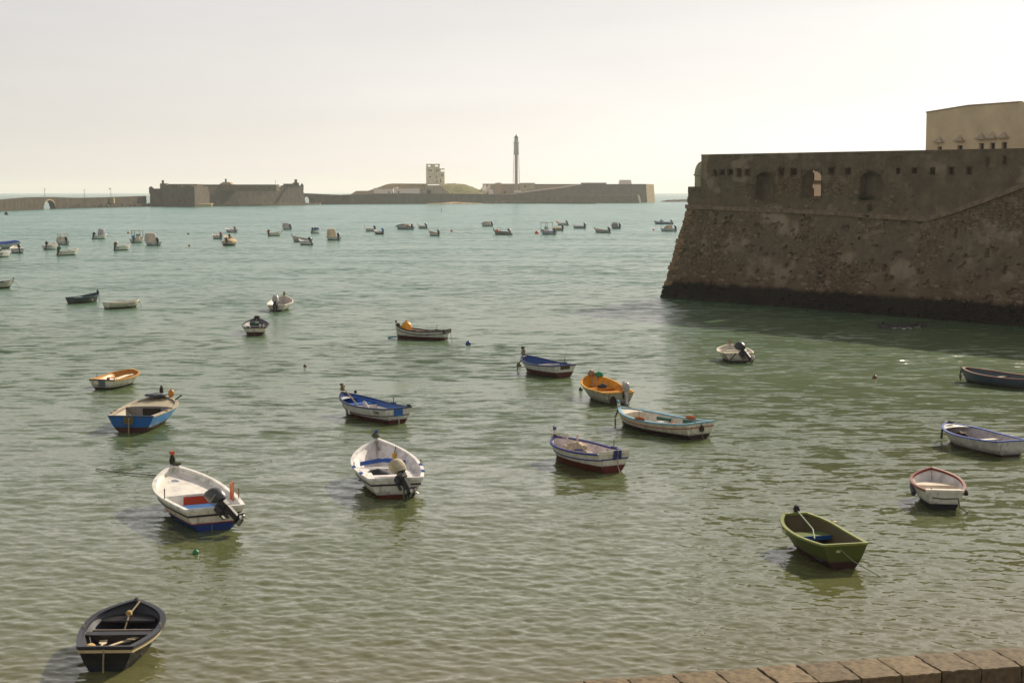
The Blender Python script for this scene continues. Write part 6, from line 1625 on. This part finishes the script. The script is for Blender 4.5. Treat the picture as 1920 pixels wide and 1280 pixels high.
far_boat('white boat with big tilted black outboard in front of the long boat', 556, 585, 459.5, -42, top='#dcd8d0', bot='#3a2024', feat=(('deck', .6, '#d0c8c8'),), motor='#17171c', tilt=35)
far_boat('small boat with blue and white awning left of centre', 583, 604, 437.5, 22, top='#dcdad4', feat=(('cabin', .35, .75, .7, '#2f5e96'), ('buoy', .78, .3, .16, '#c84a30', 'orange float on the small blue awning boat')), motor='#1d1c22', tilt=25)
far_boat('white boat with upright cream canvas box left of centre', 606, 639, 450.5, -34, feat=(('tarp', .38, .72, 1.5, '#cdb898'), ('deck', .72, '#cdb894')), motor='#1b1a20', tilt=0)
far_boat('white boat behind the red bottomed boat', 681, 704, 434, -45, feat=(('deck', .6, '#cfbdb0'),), motor='#3a3634', tilt=0, post=.4)
far_boat('red bottomed boat with bright blue motor cover', 698, 720, 439.5, -36, bot='#5e2826', zb=.32, feat=(('deck', .55, '#dcd6d2'),), motor='#1d6aa4', tilt=0)
far_boat('larger grey cruiser with sloping canvas cover, centre', 738, 776, 430.5, -38, top='#aab0b6', bot='#22344e', feat=(('cabin', .35, .92, .8, '#8f98a4'), ('cover', .2, .6, .7, '#b8a488')), motor='#2a2626', tilt=0, L=6.5, W=2.4)
far_boat('small grey boat right of the larger cruiser', 780, 801, 428.8, -40, top='#b8b4ae', feat=(('deck', .5, '#c2b0a0'),), motor='#33343c', tilt=25, post=.3)
far_boat('boat with ochre inside and grey motor cover, centre', 799, 826, 442.5, -36, inn='#c8924e', gun='#a88c6a', feat=(('bench', .5, '#7a6250'),), motor='#6a6a70', tilt=0, post=.35)
far_boat('boat with brown cabin windows below the lighthouse', 898, 925, 424.5, -38, feat=(('cabin', .3, .85, .7, '#c8b8a4'),), motor='#3c3a40', tilt=15)
far_boat('low dark grey boat with red float, below the lighthouse', 921, 959, 440.5, -46, top='#8f8c88', gun='#5a5450', feat=(('buoy', .75, 0, .28, '#e04a30', 'red float lying in the low dark grey boat'), ('bench', .35, '#7c706a')), motor='#1d1b20', tilt=40, post=.45)
far_boat('white canopy boat with blue trim and tall frame', 1008, 1044, 439.8, -30, top='#c6ccd2', gun='#2c4a8c', feat=(('ttop', .35, .75, 1.9, '#8a6a4a', '#6a5a4a'), ('console', .5, 1.0, '#d8d8d4')), motor='#1a1b24', tilt=0, W=2.3)
far_boat('yellowish boat with black outboard behind the canopy boat', 1034, 1057, 432.5, -36, top='#c8b490', inn='#c8a878', feat=(('deck', .55, '#d2b88c'),), motor='#202430', tilt=0)
far_boat('grey boat with red float at its bow, right of centre', 1040, 1066, 422.6, -38, feat=(('buoy', .93, 0, .32, '#e65a38', 'orange red float on the bow of the grey boat'), ('bench', .3, '#8a7468'), ('deck', .5, '#c8b8b0')), motor='#3a3434', tilt=30)
far_boat('grey blue boat with black outboard, right of centre', 1069, 1099, 428.6, -38, top='#b0b8be', feat=(('deck', .5, '#c2b8b4'),), motor='#23262e', tilt=0)
far_boat('grey boat with tan inside, right of centre', 1110, 1145, 436.8, -40, top='#b4b6b4', inn='#c4a482', gun='#a8988a', feat=(('bench', .5, '#c8a888'),), motor='#34343c', tilt=20, post=.3)
far_boat('grey cabin boat with pale framed windows, right of centre', 1141, 1165, 428.8, -30, top='#9ca0a4', feat=(('tarp', .3, .7, .8, '#8c8488'), ('ttop', .38, .62, 1.2, '#d8ccb0', '#d8ccb0')), motor='#1f2028', tilt=0)
far_boat('grey blue runabout with blue motor cover near the bastion', 1220, 1264, 420.6, -46, top='#9aa6b2', feat=(('console', .5, .7, '#8898a8'), ('deck', .65, '#aab6c0')), motor='#1f4c96', tilt=30, L=6.2)
far_boat('white boat with raised canvas and black outboard nearest the bastion corner', 1233, 1269, 433.8, -40, top='#ccd2d4', feat=(('cabin', .3, .62, .8, '#c8a888'), ('deck', .6, '#d2d0cc')), motor='#1c1e2a', tilt=10)
